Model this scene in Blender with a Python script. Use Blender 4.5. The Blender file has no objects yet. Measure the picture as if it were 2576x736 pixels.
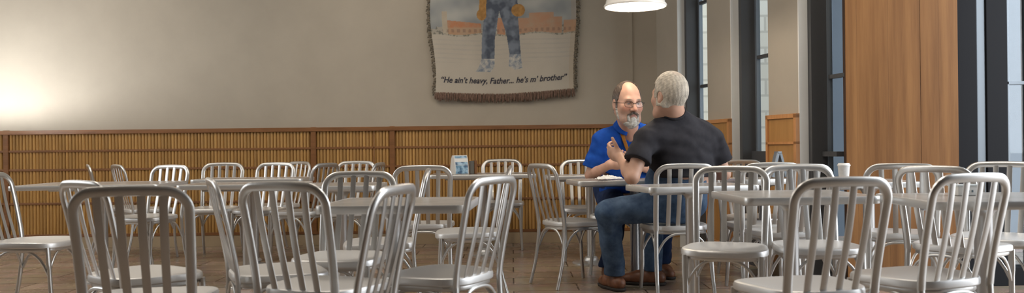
import bpy, bmesh, math, random
import numpy as np
from mathutils import Vector, Matrix

random.seed(7); np.random.seed(7)
S = bpy.context.scene
COL = S.collection
PI = math.pi
F_PX = 2200.0          # focal length in pixels of the 2576-wide frame
CAM_Z = 0.985
ROLL = math.radians(0.65)

# ------------------------------------------------------------------ helpers
def at(px, py, d):
    """pixel of the 2576x736 frame + distance along the view -> point in the room"""
    x = px - 1288.0; y = py - 370.0
    c, s = math.cos(ROLL), math.sin(ROLL)
    xr = c * x - s * y
    yr = s * x + c * y
    return Vector((xr / F_PX * d, d, CAM_Z - yr / F_PX * d))

def gx(px, d):
    return (px - 1288.0) / F_PX * d

def link(o, parent=None):
    COL.objects.link(o)
    if parent is not None: o.parent = parent
    return o

def new_obj(name, me, mat=None, parent=None, smooth=True):
    o = bpy.data.objects.new(name, me)
    if mat is not None: me.materials.append(mat)
    if smooth and len(me.polygons):
        me.polygons.foreach_set('use_smooth', [True] * len(me.polygons))
    return link(o, parent)

def from_bm(name, bm, mat=None, parent=None, smooth=False, sharp=None):
    me = bpy.data.meshes.new(name)
    bmesh.ops.recalc_face_normals(bm, faces=bm.faces)
    bm.to_mesh(me); bm.free()
    o = new_obj(name, me, mat, parent, smooth)
    if smooth and sharp is not None:
        try: me.set_sharp_from_angle(angle=math.radians(sharp))
        except Exception: pass
    return o

def empty(name, loc=(0, 0, 0), rz=0.0):
    o = bpy.data.objects.new(name, None)
    o.empty_display_size = 0.1
    o.location = loc; o.rotation_euler = (0, 0, rz)
    return link(o)

def tag(o, label, cat, group=None):
    o['label'] = label; o['category'] = cat
    if group: o['group'] = group
    return o

def struct(o):
    o['kind'] = 'structure'
    return o

def box(bm, lo, hi, bevel=0.0, M=None):
    r = bmesh.ops.create_cube(bm, size=1.0)
    vs = r['verts']
    c = [(a + b) / 2 for a, b in zip(lo, hi)]; s = [abs(b - a) for a, b in zip(lo, hi)]
    for v in vs:
        v.co = Vector((v.co.x * s[0] + c[0], v.co.y * s[1] + c[1], v.co.z * s[2] + c[2]))
    if bevel > 0:
        es = list({e for v in vs for e in v.link_edges})
        rr = bmesh.ops.bevel(bm, geom=es, offset=bevel, segments=2, affect='EDGES', profile=0.7)
        vs = list({v for f in rr['faces'] for v in f.verts} | {v for v in vs if v.is_valid})
    if M is not None:
        for v in vs: v.co = M @ v.co
    return vs

def ring_profile(w, t, n=10, p=2.6):
    out = []
    for i in range(n):
        a = 2 * PI * (i + 0.5) / n
        ca, sa = math.cos(a), math.sin(a)
        out.append((math.copysign(abs(ca) ** (2 / p), ca) * w / 2, math.copysign(abs(sa) ** (2 / p), sa) * t / 2))
    return out

def sweep(bm, pts, w, t, side, closed=False, n=10, p=2.6):
    """rounded bar along pts; w is measured along the side direction (a vector or one per point)"""
    pts = [Vector(q) for q in pts]; N = len(pts)
    rings = []
    for i, q in enumerate(pts):
        if closed: tan = pts[(i + 1) % N] - pts[i - 1]
        else: tan = pts[min(i + 1, N - 1)] - pts[max(i - 1, 0)]
        tan.normalize()
        sd = Vector(side[i]) if isinstance(side, list) else Vector(side)
        nn = tan.cross(sd)
        if nn.length < 1e-5: nn = tan.orthogonal()
        nn.normalize()
        s2 = nn.cross(tan).normalized()
        ww = w[i] if isinstance(w, (list, tuple)) else w
        tt = t[i] if isinstance(t, (list, tuple)) else t
        rings.append([bm.verts.new(q + s2 * a + nn * b) for a, b in ring_profile(ww, tt, n, p)])
    M = N if closed else N - 1
    for i in range(M):
        a, b = rings[i], rings[(i + 1) % N]
        for k in range(n):
            bm.faces.new((a[k], a[(k + 1) % n], b[(k + 1) % n], b[k]))
    if not closed:
        bm.faces.new(rings[0]); bm.faces.new(list(reversed(rings[-1])))

def lathe(bm, prof, n=40, c=(0, 0, 0), cap=True):
    rings = []
    for r, z in prof:
        rings.append([bm.verts.new((c[0] + r * math.cos(2 * PI * k / n), c[1] + r * math.sin(2 * PI * k / n), c[2] + z)) for k in range(n)])
    for a, b in zip(rings, rings[1:]):
        for k in range(n):
            bm.faces.new((a[k], a[(k + 1) % n], b[(k + 1) % n], b[k]))
    if cap:
        bm.faces.new(rings[0]); bm.faces.new(list(reversed(rings[-1])))

def smooth_path(pts, m=6):
    """Catmull-Rom through pts"""
    P = [Vector(p) for p in pts]; out = []
    for i in range(len(P) - 1):
        p0 = P[max(i - 1, 0)]; p1 = P[i]; p2 = P[i + 1]; p3 = P[min(i + 2, len(P) - 1)]
        for k in range(m):
            u = k / m
            out.append(0.5 * ((2 * p1) + (p2 - p0) * u + (2 * p0 - 5 * p1 + 4 * p2 - p3) * u * u + (3 * p1 - p0 - 3 * p2 + p3) * u ** 3))
    out.append(P[-1]); return out

# ------------------------------------------------------------------ materials
def mat(name, col, rough=0.5, metal=0.0, spec=None, emit=None, es=0.0):
    m = bpy.data.materials.new(name); m.use_nodes = True
    b = m.node_tree.nodes['Principled BSDF']
    b.inputs['Base Color'].default_value = (*col, 1); b.inputs['Roughness'].default_value = rough
    b.inputs['Metallic'].default_value = metal
    if spec is not None: b.inputs['Specular IOR Level'].default_value = spec
    if emit: b.inputs['Emission Color'].default_value = (*emit, 1); b.inputs['Emission Strength'].default_value = es
    return m

def nodes(m):
    return m.node_tree.nodes, m.node_tree.links, m.node_tree.nodes['Principled BSDF']

def coords(m, kind='Object', scale=(1, 1, 1), rot=(0, 0, 0)):
    n, l, b = nodes(m)
    tc = n.new('ShaderNodeTexCoord'); mp = n.new('ShaderNodeMapping')
    mp.inputs['Scale'].default_value = scale; mp.inputs['Rotation'].default_value = rot
    l.new(tc.outputs[kind], mp.inputs['Vector']); return mp.outputs['Vector']

def ramp_noise(m, vec, c0, c1, scale=5, detail=4, rough=0.6, lo=0.3, hi=0.7, target='Base Color'):
    n, l, b = nodes(m)
    t = n.new('ShaderNodeTexNoise'); t.inputs['Scale'].default_value = scale; t.inputs['Detail'].default_value = detail; t.inputs['Roughness'].default_value = rough
    l.new(vec, t.inputs['Vector'])
    r = n.new('ShaderNodeValToRGB'); r.color_ramp.elements[0].position = lo; r.color_ramp.elements[1].position = hi
    r.color_ramp.elements[0].color = (*c0, 1); r.color_ramp.elements[1].color = (*c1, 1)
    l.new(t.outputs['Fac'], r.inputs['Fac'])
    if target: l.new(r.outputs['Color'], b.inputs[target])
    return t, r

def bump(m, src, strength=0.2, dist=0.01):
    n, l, b = nodes(m)
    bp = n.new('ShaderNodeBump'); bp.inputs['Strength'].default_value = strength; bp.inputs['Distance'].default_value = dist
    l.new(src, bp.inputs['Height']); l.new(bp.outputs['Normal'], b.inputs['Normal'])

def plaster(name, col):
    m = mat(name, col, 0.85, spec=0.25)
    t, r = ramp_noise(m, coords(m), [c * 0.95 for c in col], [c * 1.04 for c in col], 2.2, 5)
    n, l, b = nodes(m)
    t2 = n.new('ShaderNodeTexNoise'); t2.inputs['Scale'].default_value = 160
    l.new(coords(m), t2.inputs['Vector']); bump(m, t2.outputs['Fac'], 0.06, 0.004)
    return m

def wood(name, c0, c1, stretch=(9, 9, 0.5), rough=0.45, scale=3.0, cell=None):
    m = mat(name, c0, rough)
    n, l, b = nodes(m)
    v = coords(m, 'Object', stretch)
    t, r = ramp_noise(m, v, c0, c1, scale, 8, 0.65, 0.28, 0.72)
    if cell:                      # a tone of its own for every board, by its place along x
        tc = n.new('ShaderNodeTexCoord'); sp = n.new('ShaderNodeSeparateXYZ'); l.new(tc.outputs['Object'], sp.inputs[0])
        mu = n.new('ShaderNodeMath'); mu.operation = 'MULTIPLY'; mu.inputs[1].default_value = 1.0 / cell; l.new(sp.outputs['X'], mu.inputs[0])
        fl = n.new('ShaderNodeMath'); fl.operation = 'FLOOR'; l.new(mu.outputs[0], fl.inputs[0])
        wn = n.new('ShaderNodeTexWhiteNoise'); wn.noise_dimensions = '1D'; l.new(fl.outputs[0], wn.inputs['W'])
        mr = n.new('ShaderNodeMapRange'); mr.inputs['To Min'].default_value = 0.82; mr.inputs['To Max'].default_value = 1.08; l.new(wn.outputs['Value'], mr.inputs['Value'])
        mx = n.new('ShaderNodeMix'); mx.data_type = 'RGBA'; mx.blend_type = 'MULTIPLY'; mx.inputs[0].default_value = 1.0
        l.new(r.outputs['Color'], mx.inputs[6])
        cb = n.new('ShaderNodeCombineColor'); [l.new(mr.outputs[0], cb.inputs[i]) for i in range(3)]
        l.new(cb.outputs[0], mx.inputs[7]); l.new(mx.outputs[2], b.inputs['Base Color'])
    bump(m, t.outputs['Fac'], 0.08, 0.003)
    return m

def metal_mat(name, col, rough, metal=0.9):
    m = mat(name, col, rough, metal)
    n, l, b = nodes(m)
    v = coords(m, 'Object', (60, 60, 6))
    t = n.new('ShaderNodeTexNoise'); t.inputs['Scale'].default_value = 4; t.inputs['Detail'].default_value = 5; l.new(v, t.inputs['Vector'])
    mr = n.new('ShaderNodeMapRange'); mr.inputs['To Min'].default_value = rough - 0.07; mr.inputs['To Max'].default_value = rough + 0.09
    l.new(t.outputs['Fac'], mr.inputs['Value']); l.new(mr.outputs[0], b.inputs['Roughness'])
    return m

def vcol_mat(name, rough=0.6, bumpscale=None, bs=0.15, bd=0.002, sss=0.0):
    m = mat(name, (0.5, 0.5, 0.5), rough)
    n, l, b = nodes(m)
    a = n.new('ShaderNodeVertexColor'); a.layer_name = 'dye'
    l.new(a.outputs['Color'], b.inputs['Base Color'])
    if sss: b.inputs['Subsurface Weight'].default_value = sss; b.inputs['Subsurface Radius'].default_value = (0.012, 0.005, 0.003); b.inputs['Subsurface Scale'].default_value = 1.0
    if bumpscale:
        t = n.new('ShaderNodeTexNoise'); t.inputs['Scale'].default_value = bumpscale; l.new(coords(m), t.inputs['Vector']); bump(m, t.outputs['Fac'], bs, bd)
    return m

def cloth_mat(name, c0, c1, rough=0.85, scale=30, fine=500):
    m = mat(name, c0, rough, spec=0.2)
    ramp_noise(m, coords(m), c0, c1, scale, 6)
    n, l, b = nodes(m)
    t = n.new('ShaderNodeTexNoise'); t.inputs['Scale'].default_value = fine; l.new(coords(m), t.inputs['Vector']); bump(m, t.outputs['Fac'], 0.2, 0.002)
    return m

def glass_mat(name, tint=(0.93, 0.96, 0.97)):
    m = bpy.data.materials.new(name); m.use_nodes = True
    n, l = m.node_tree.nodes, m.node_tree.links; n.clear()
    o = n.new('ShaderNodeOutputMaterial'); mx = n.new('ShaderNodeMixShader'); tr = n.new('ShaderNodeBsdfTransparent'); gl = n.new('ShaderNodeBsdfGlossy')
    lw = n.new('ShaderNodeLayerWeight'); lw.inputs['Blend'].default_value = 0.5
    pw = n.new('ShaderNodeMath'); pw.operation = 'POWER'; pw.inputs[1].default_value = 4.0; l.new(lw.outputs['Facing'], pw.inputs[0])
    ma = n.new('ShaderNodeMath'); ma.operation = 'MULTIPLY_ADD'; ma.inputs[1].default_value = 0.7; ma.inputs[2].default_value = 0.04; l.new(pw.outputs[0], ma.inputs[0])
    tr.inputs['Color'].default_value = (*tint, 1); gl.inputs['Roughness'].default_value = 0.03
    l.new(ma.outputs[0], mx.inputs[0]); l.new(tr.outputs[0], mx.inputs[1]); l.new(gl.outputs[0], mx.inputs[2]); l.new(mx.outputs[0], o.inputs['Surface'])
    return m

M = {}
M['wall'] = plaster('greige_plaster', (0.42, 0.375, 0.305))
M['brown'] = plaster('brown_plaster', (0.13, 0.105, 0.085))
M['reveal'] = plaster('white_plaster', (0.78, 0.78, 0.75))
M['ceiling'] = plaster('ceiling_paint', (0.62, 0.6, 0.56))
M['slat'] = wood('slat_wood', (0.38, 0.205, 0.06), (0.56, 0.325, 0.10), (20, 20, 1.0), 0.5, 2.0, cell=0.034)
M['rail'] = wood('rail_wood', (0.17, 0.072, 0.025), (0.28, 0.125, 0.045), (1.2, 9, 9), 0.45)
M['backing'] = mat('backing_board', (0.26, 0.135, 0.04), 0.8)
M['oak'] = wood('pillar_wood', (0.36, 0.185, 0.055), (0.48, 0.26, 0.09), (7, 7, 0.5), 0.45)
M['oakedge'] = wood('pillar_trim_wood', (0.46, 0.21, 0.075), (0.6, 0.3, 0.12), (9, 9, 0.6), 0.45)
M['panel'] = wood('panel_wood', (0.165, 0.068, 0.020), (0.345, 0.165, 0.056), (6.5, 6.5, 0.28), 0.42, 2.4)
M['panelseam'] = mat('panel_seam', (0.05, 0.022, 0.01), 0.8)
M['base'] = plaster('base_stone', (0.42, 0.33, 0.22))
M['frame'] = mat('dark_window_frame', (0.07, 0.071, 0.074), 0.55, 0.0, 0.3)
M['framedark'] = mat('black_window_frame', (0.014, 0.0145, 0.017), 0.7, 0.0, 0.15)
M['palegrey'] = mat('grey_stop_or_reflection', (0.20, 0.23, 0.26), 0.4, 0.4)  # pale grey of stops and bars, also of the painted reflection strips
M['glass'] = glass_mat('window_glass')
M['alu'] = metal_mat('brushed_aluminium', (0.66, 0.655, 0.64), 0.34, 0.9)
M['aluseat'] = metal_mat('brushed_aluminium_seat', (0.72, 0.715, 0.705), 0.42, 0.65)
M['edge'] = metal_mat('table_edge_aluminium', (0.74, 0.745, 0.74), 0.36, 0.7)
M['column'] = metal_mat('table_column_steel', (0.62, 0.63, 0.64), 0.34, 0.85)
M['tabletop'] = mat('laminate_top', (0.36, 0.335, 0.31), 0.24)
ramp_noise(M['tabletop'], coords(M['tabletop']), (0.31, 0.29, 0.265), (0.42, 0.395, 0.365), 9, 6)
M['white'] = mat('white_paint', (0.8, 0.8, 0.78), 0.35)
M['paper'] = mat('white_paper', (0.85, 0.85, 0.83), 0.8)
ramp_noise(M['paper'], coords(M['paper']), (0.8, 0.8, 0.79), (0.88, 0.88, 0.86), 60, 3)

# floor: brown stone-look planks, polished
def floor_mat():
    m = mat('brown_floor', (0.12, 0.08, 0.055), 0.26)
    n, l, b = nodes(m)
    br = n.new('ShaderNodeTexBrick'); v = coords(m, 'Object', (1, 1, 1))
    l.new(v, br.inputs['Vector'])
    br.inputs['Color1'].default_value = (0.27, 0.19, 0.13, 1); br.inputs['Color2'].default_value = (0.38, 0.28, 0.195, 1)
    br.inputs['Mortar'].default_value = (0.06, 0.045, 0.035, 1)
    br.inputs['Scale'].default_value = 1.0; br.inputs['Mortar Size'].default_value = 0.006
    br.inputs['Brick Width'].default_value = 0.9; br.inputs['Row Height'].default_value = 0.3
    t = n.new('ShaderNodeTexNoise'); t.inputs['Scale'].default_value = 5; t.inputs['Detail'].default_value = 7; l.new(v, t.inputs['Vector'])
    mx = n.new('ShaderNodeMix'); mx.data_type = 'RGBA'; mx.blend_type = 'OVERLAY'; mx.inputs[0].default_value = 0.3
    l.new(br.outputs['Color'], mx.inputs[6]); l.new(t.outputs['Color'], mx.inputs[7])
    hs = n.new('ShaderNodeHueSaturation'); hs.inputs['Saturation'].default_value = 0.8; l.new(mx.outputs[2], hs.inputs['Color']); l.new(hs.outputs[0], b.inputs['Base Color'])
    mr = n.new('ShaderNodeMapRange'); mr.inputs['To Min'].default_value = 0.16; mr.inputs['To Max'].default_value = 0.36; l.new(t.outputs['Fac'], mr.inputs['Value']); l.new(mr.outputs[0], b.inputs['Roughness'])
    bump(m, br.outputs['Fac'], -0.15, 0.002)
    return m
M['floor'] = floor_mat()

def brick_mat():
    m = mat('cream_brick', (0.7, 0.62, 0.5), 0.85)
    n, l, b = nodes(m)
    br = n.new('ShaderNodeTexBrick'); l.new(coords(m, 'Object', (1, 1, 1), (PI / 2, 0, 0)), br.inputs['Vector'])
    br.inputs['Color1'].default_value = (0.9, 0.85, 0.74, 1); br.inputs['Color2'].default_value = (0.82, 0.76, 0.64, 1); br.inputs['Mortar'].default_value = (0.66, 0.61, 0.52, 1)
    br.inputs['Scale'].default_value = 1.0; br.inputs['Brick Width'].default_value = 0.4; br.inputs['Row Height'].default_value = 0.2; br.inputs['Mortar Size'].default_value = 0.015
    l.new(br.outputs['Color'], b.inputs['Base Color']); return m
M['brick'] = brick_mat()
M['bluewall'] = plaster('blue_grey_render', (0.15, 0.18, 0.22))
M['asphalt'] = plaster('paving', (0.5, 0.5, 0.48))

# ------------------------------------------------------------------ the room
WALL_Y = 9.02
bm = bmesh.new(); box(bm, (-8, -1.5, -0.1), (5.0, WALL_Y + 0.3, 0.0)); struct(from_bm('floor', bm, M['floor']))
bm = bmesh.new(); box(bm, (-8, -1.5, 3.8), (5.0, WALL_Y + 0.3, 3.95)); struct(from_bm('ceiling', bm, M['ceiling']))
bm = bmesh.new(); box(bm, (-8, WALL_Y, 0.0), (1.62, WALL_Y + 0.25, 3.8)); struct(from_bm('wall_back', bm, M['wall']))
bm = bmesh.new(); box(bm, (-8.25, -1.5, 0), (-8.0, WALL_Y + 0.25, 3.8)); struct(from_bm('wall_left', bm, M['wall']))
bm = bmesh.new(); box(bm, (-8, -1.75, 0), (5.0, -1.5, 3.8)); struct(from_bm('wall_front', bm, M['brown']))
bm = bmesh.new(); box(bm, (5.0, -1.5, 0), (5.25, 2.4, 3.8)); struct(from_bm('wall_right', bm, M['brown']))
# shallow pilaster line on the back wall, right of the tapestry
bm = bmesh.new(); box(bm, (gx(1585, 9.0), WALL_Y - 0.012, 1.2), (gx(1594, 9.0), WALL_Y, 3.8)); struct(from_bm('trim_1', bm, M['wall']))

# wainscot of vertical half-round slats
WX0, WX1, WZ0, WZ1 = -8.0, 1.5, 0.115, 1.2
stiles = [-7.2, -5.2, -2.04, -1.23]
bm = bmesh.new(); box(bm, (WX0, WALL_Y - 0.012, WZ0), (WX1, WALL_Y, WZ1)); backing = struct(from_bm('trim_2', bm, M['backing']))
bm = bmesh.new()
x = WX0 + 0.02
while x < WX1 - 0.01:
    if all(abs(x - s) > 0.031 for s in stiles):
        r = 0.0160
        pr = [(x + r * math.cos(a), WALL_Y - 0.008 - 0.02 * math.sin(a)) for a in [0, PI / 5, 2 * PI / 5, 3 * PI / 5, 4 * PI / 5, PI]]
        dz = random.uniform(-0.002, 0.002)
        lo = [bm.verts.new((p[0], p[1], WZ0 + 0.01)) for p in pr]; hi = [bm.verts.new((p[0], p[1], WZ1 - 0.02 + dz)) for p in pr]
        for k in range(5): bm.faces.new((lo[k], lo[k + 1], hi[k + 1], hi[k]))
    x += 0.034
o = from_bm('slats', bm, M['slat'], backing, True)
bm = bmesh.new()
box(bm, (WX0, WALL_Y - 0.05, WZ1 - 0.03), (WX1, WALL_Y, WZ1 + 0.012), 0.004)
for z in (0.998, 0.805, 0.46): box(bm, (WX0, WALL_Y - 0.034, z - 0.011), (WX1, WALL_Y, z + 0.011), 0.003)
box(bm, (WX0, WALL_Y - 0.034, WZ0), (WX1, WALL_Y, WZ0 + 0.03), 0.003)
from_bm('rails', bm, M['rail'], backing)
bm = bmesh.new()
for s in stiles: box(bm, (s - 0.026, WALL_Y - 0.042, WZ0), (s + 0.026, WALL_Y, WZ1 + 0.016), 0.004)
box(bm, (-1.425, WALL_Y - 0.034, WZ0), (-1.413, WALL_Y, WZ1), 0.002)
from_bm('stiles', bm, M['rail'], backing)
bm = bmesh.new(); box(bm, (-8, WALL_Y - 0.03, 0), (1.5, WALL_Y, 0.115), 0.004); struct(from_bm('baseboard_back', bm, M['base']))

# right wall: splayed line of window bays
def wl(d, t=0.0):
    """point on the right wall's line at distance d, pushed outward by t"""
    return Vector((3.308 - 0.2 * d + 0.9806 * t, d + 0.196 * t, 0))
def slab(bm, d0, d1, t0, t1, z0, z1):
    q = [wl(d0, t0), wl(d1, t0), wl(d1, t1), wl(d0, t1)]
    a = [bm.verts.new((p.x, p.y, z0)) for p in q]; b = [bm.verts.new((p.x, p.y, z1)) for p in q]
    bm.faces.new(a); bm.faces.new(list(reversed(b)))
    for k in range(4): bm.faces.new((a[k], a[(k + 1) % 4], b[(k + 1) % 4], b[k]))
pillars = [(9.15, 8.462), (7.792, 7.322), (6.695, 6.252)]
for i, (da, db) in enumerate(pillars):
    bm = bmesh.new(); slab(bm, da, db + 0.012, 0, 0.236, 0, 3.8)
    w = struct(from_bm('wall_right', bm, M['wall']))
    bm = bmesh.new(); slab(bm, db + 0.012, db, 0.0, 0.07, 0, 3.8)      # white painted window reveal
    from_bm('reveal', bm, M['reveal'], w)
    # wooden dado panel with frame
    if i > 0:
        bm = bmesh.new(); slab(bm, da - 0.02, db + 0.02, -0.018, 0.0, 0.1, 1.2)
        dado = struct(from_bm('trim_3', bm, M['oak']))
        bm = bmesh.new()
        for zz in ((1.175, 1.205), (0.985, 1.003), (0.785, 0.803), (0.1, 0.16)): slab(bm, da, db, -0.03, 0.0, *zz)
        slab(bm, da, da - 0.03, -0.03, 0, 0.1, 1.2); slab(bm, db + 0.035, db, -0.03, 0, 0.1, 1.2)
        from_bm('dado_frame', bm, M['oakedge'], dado)
    bm = bmesh.new(); slab(bm, da, db, -0.02, 0.0, 0.0, 0.1); struct(from_bm('baseboard_right', bm, M['base']))
bm = bmesh.new(); slab(bm, 9.0, 8.462, -0.03, 0.0, 0.1, 1.2); struct(from_bm('trim_4', bm, M['oak']))

bays = [(8.462, 7.792, (1.55, 2.35)), (7.322, 6.695, (1.71, 2.52)), (6.252, 6.0, (1.46, 2.4))]
for i, (da, db, bars) in enumerate(bays):
    bm = bmesh.new()
    slab(bm, da, da - 0.045, 0.07, 0.235, 0, 3.8)
    if i < 2: slab(bm, db + 0.03, db, 0.07, 0.235, 0, 3.8)
    if i < 2: slab(bm, da - 0.045, db + 0.03, 0.07, 0.235, 0.0, 0.86)
    slab(bm, da - 0.045, db + 0.03, 0.15, 0.235, 0.86 if i < 2 else 0.895, 0.93)
    slab(bm, da - 0.045, db + 0.03, 0.07, 0.235, 3.6, 3.8)
    w = struct(from_bm('window_%d' % (i + 1), bm, M['frame']))
    bm = bmesh.new()
    for z in bars: slab(bm, da - 0.05, db, 0.195, 0.23, z - 0.014, z + 0.014)
    from_bm('crossbar', bm, M['frame'], w)
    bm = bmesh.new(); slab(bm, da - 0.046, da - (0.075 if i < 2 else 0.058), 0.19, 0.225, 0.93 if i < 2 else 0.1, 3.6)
    from_bm('stop_or_reflection', bm, M['palegrey'], w)
    bm = bmesh.new(); slab(bm, da - 0.05, db, 0.208, 0.214, 0.93 if i < 2 else 0.05, 3.6)
    from_bm('pane', bm, M['glass'], w)

# wide board-clad pier facing the room
P0, P1 = Vector((2.296, 6.0)), Vector((3.03, 5.93))
ax = (P1 - P0).normalized(); ay = Vector((-ax.y, ax.x)); PL = (P1 - P0).length
PM = Matrix(((ax.x, ay.x, 0, P0.x), (ax.y, ay.y, 0, P0.y), (0, 0, 1, 0), (0, 0, 0, 1)))
bm = bmesh.new(); box(bm, (0, 0.012, 0), (PL, 0.07, 3.8), 0, PM); pier = struct(from_bm('wall_panelled', bm, M['panelseam']))
cuts = [c * PL for c in (0, 0.10, 0.38, 0.667, 0.83, 1.0)]
for k in range(len(cuts) - 1):
    bm = bmesh.new(); box(bm, (cuts[k] + (0.0014 if k == 3 else 0.0003), 0, 0), (cuts[k + 1] - (0.0014 if k == 2 else 0.0003), 0.02, 3.8), 0.0006, PM)
    b_ = from_bm('board', bm, M['panel'], pier)
# great dark-framed window right of the pier
bm = bmesh.new()
Y0 = 5.98
for a, b, dy in ((3.02, 3.185, 0.2), (3.252, 3.395, 0.26), (3.60, 3.70, 0.2), (4.3, 4.42, 0.2)): box(bm, (a, Y0, 0), (b, Y0 + dy, 3.8), 0.004)
box(bm, (3.02, Y0 + 0.02, 0), (4.42, Y0 + 0.2, 0.12)); box(bm, (3.02, Y0 + 0.02, 3.6), (4.42, Y0 + 0.2, 3.8))
w4 = struct(from_bm('window_4', bm, M['framedark']))
bm = bmesh.new(); box(bm, (3.188, Y0 + 0.012, 0.1), (3.249, Y0 + 0.08, 3.7), 0.006); box(bm, (3.395, Y0 + 0.06, 0.1), (3.44, Y0 + 0.12, 3.7), 0.004)  # pale boxes painting in the light reflected beside the dark posts
from_bm('stop_or_reflection', bm, M['palegrey'], w4)
bm = bmesh.new(); box(bm, (3.4, Y0 + 0.06, 1.378), (4.3, Y0 + 0.1, 1.402), 0.003); from_bm('crossbar', bm, M['palegrey'], w4)
bm = bmesh.new(); box(bm, (3.18, Y0 + 0.09, 0.1), (4.3, Y0 + 0.096, 3.6)); from_bm('pane', bm, M['glass'], w4)

# outside
bm = bmesh.new(); box(bm, (2.3, 11.0, -0.1), (3.6, 11.3, 6.5)); struct(from_bm('wall_outside', bm, M['brick']))
bm = bmesh.new(); box(bm, (3.36, 9.6, -0.1), (12, 9.9, 6.5)); struct(from_bm('wall_outside', bm, M['bluewall']))
bm = bmesh.new(); box(bm, (1.9, 6.3, -0.2), (14, 16, -0.1)); struct(from_bm('ground', bm, M['asphalt']))

# ------------------------------------------------------------------ chair
def back_y(z): return -0.185 - 0.085 * max(0.0, (z - 0.44) / 0.42) ** 1.25
CH = {}
def chair_meshes():
    def keep(name, bm, mt, sharp=40):
        o = from_bm(name, bm, mt, None, True, sharp); CH[name] = o.data; COL.objects.unlink(o); bpy.data.objects.remove(o)
    # seat: dished pan with a rolled edge
    bm = bmesh.new(); N = 44
    def outline(a, k=1.0):
        ca, sa = math.cos(a), math.sin(a)
        ex = 2 / 3.4
        X = math.copysign(abs(ca) ** ex, ca) * 0.212 * k; Y = math.copysign(abs(sa) ** ex, sa) * 0.205 * k
        X *= 1.0 + 0.10 * (Y / 0.205)
        return X, Y + 0.005
    prof = [(0.05, 0.447), (0.3, 0.4475), (0.55, 0.450), (0.75, 0.455), (0.88, 0.461), (0.95, 0.462), (0.985, 0.458), (1.0, 0.449), (0.998, 0.432), (0.97, 0.426), (0.9, 0.428)]
    rings = []
    for k, z in prof:
        ring = []
        for i in range(N):
            X, Y = outline(2 * PI * i / N, k)
            zz = z - 0.006 * max(0, Y / 0.2) ** 2
            ring.append(bm.verts.new((X, Y, zz)))
        rings.append(ring)
    for a, b in zip(rings, rings[1:]):
        for i in range(N): bm.faces.new((a[i], a[(i + 1) % N], b[(i + 1) % N], b[i]))
    bm.faces.new(rings[0]); bm.faces.new(list(reversed(rings[-1])))
    keep('seat', bm, M['aluseat'])
    # frame under the seat
    bm = bmesh.new(); pts = [(*[c * 0.9 for c in outline(2 * PI * i / 36)], 0.418) for i in range(36)]
    sweep(bm, pts, 0.026, 0.016, (0, 0, 1), True, 8, 4); keep('seat_frame', bm, M['alu'])
    # bent tube of the back
    hw = 0.178; R = 0.072; zt = 0.85; pts = []
    for z in np.linspace(0.43, zt - R, 8): pts.append((-hw - 0.012 * (z - 0.43) / 0.4, z))
    x0 = -hw - 0.011
    for a in np.linspace(PI, PI / 2, 9)[1:]: pts.append((x0 + R + R * math.cos(a), zt - R + R * math.sin(a)))
    half = pts[:]
    mid = [(xx, zt + 0.003 * (1 - (xx / 0.12) ** 2)) for xx in np.linspace(-0.117, 0.117, 9)[1:-1]]
    full = half + mid + [(-p[0], p[1]) for p in reversed(half)]
    p3 = [(a, back_y(z) - 0.012 * (1 - (a / 0.19) ** 2) * (z - 0.43) / 0.4, z) for a, z in full]
    side = []
    for i in range(len(p3)):
        t = Vector(p3[min(i + 1, len(p3) - 1)]) - Vector(p3[max(i - 1, 0)])
        side.append(tuple(t.cross(Vector((0, 1, 0.2))).normalized()))
    bm = bmesh.new(); sweep(bm, p3, 0.036, 0.022, side, False, 12, 2.4); keep('back_frame', bm, M['alu'])
    # four slats
    for k, xx in enumerate((-0.105, -0.035, 0.035, 0.105)):
        bm = bmesh.new(); pts = []
        for z in np.linspace(0.445, zt - 0.004, 9):
            u = (z - 0.445) / 0.4
            pts.append((xx * (0.93 + 0.1 * u), back_y(z) - 0.012 * u - 0.014 * math.sin(PI * u) + 0.006, z))
        sweep(bm, pts, 0.030, 0.007, (1, 0, 0), False, 8, 3); keep('slat%d' % k, bm, M['alu'])
    # legs
    for s in (-1, 1):
        bm = bmesh.new()
        pts = smooth_path([(s * 0.178, -0.185, 0.435), (s * 0.18, -0.19, 0.33), (s * 0.184, -0.215, 0.16), (s * 0.188, -0.255, 0.004)], 4)
        sweep(bm, pts, [0.03] * 5 + [0.028] * 4 + [0.025] * 4, 0.022, (1, 0, 0), False, 10, 2.5); keep('rear%d' % s, bm, M['alu'])
        bm = bmesh.new()
        pts = smooth_path([(s * 0.187, 0.168, 0.43), (s * 0.186, 0.174, 0.33), (s * 0.184, 0.182, 0.16), (s * 0.192, 0.2, 0.004)], 4)
        sweep(bm, pts, [0.032] * 5 + [0.028] * 4 + [0.025] * 4, 0.023, (1, 0, 0), False, 10, 2.5); keep('front%d' % s, bm, M['alu'])
    # arched braces between the legs
    def arch(p, q, drop, inner):
        p, q = Vector(p), Vector(q); out = []
        for u in np.linspace(0, 1, 15):
            v = 2 * u - 1
            out.append(p.lerp(q, u) + Vector((0, 0, -drop * abs(v) ** 3.2)))
        return out
    for nm, p, q in (('brace0', (-0.182, 0.172, 0.408), (0.182, 0.172, 0.408)), ('brace1', (-0.178, -0.19, 0.408), (0.178, -0.19, 0.408)),
                     ('brace2', (-0.182, -0.185, 0.408), (-0.186, 0.17, 0.408)), ('brace3', (0.182, -0.185, 0.408), (0.186, 0.17, 0.408))):
        bm = bmesh.new(); sweep(bm, arch(p, q, 0.14, 0), 0.016, 0.013, (0, 0, 1) if nm in ('brace0', 'brace1') else (0, 0, 1), False, 8, 2.5); keep(nm, bm, M['alu'])
chair_meshes()
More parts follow.
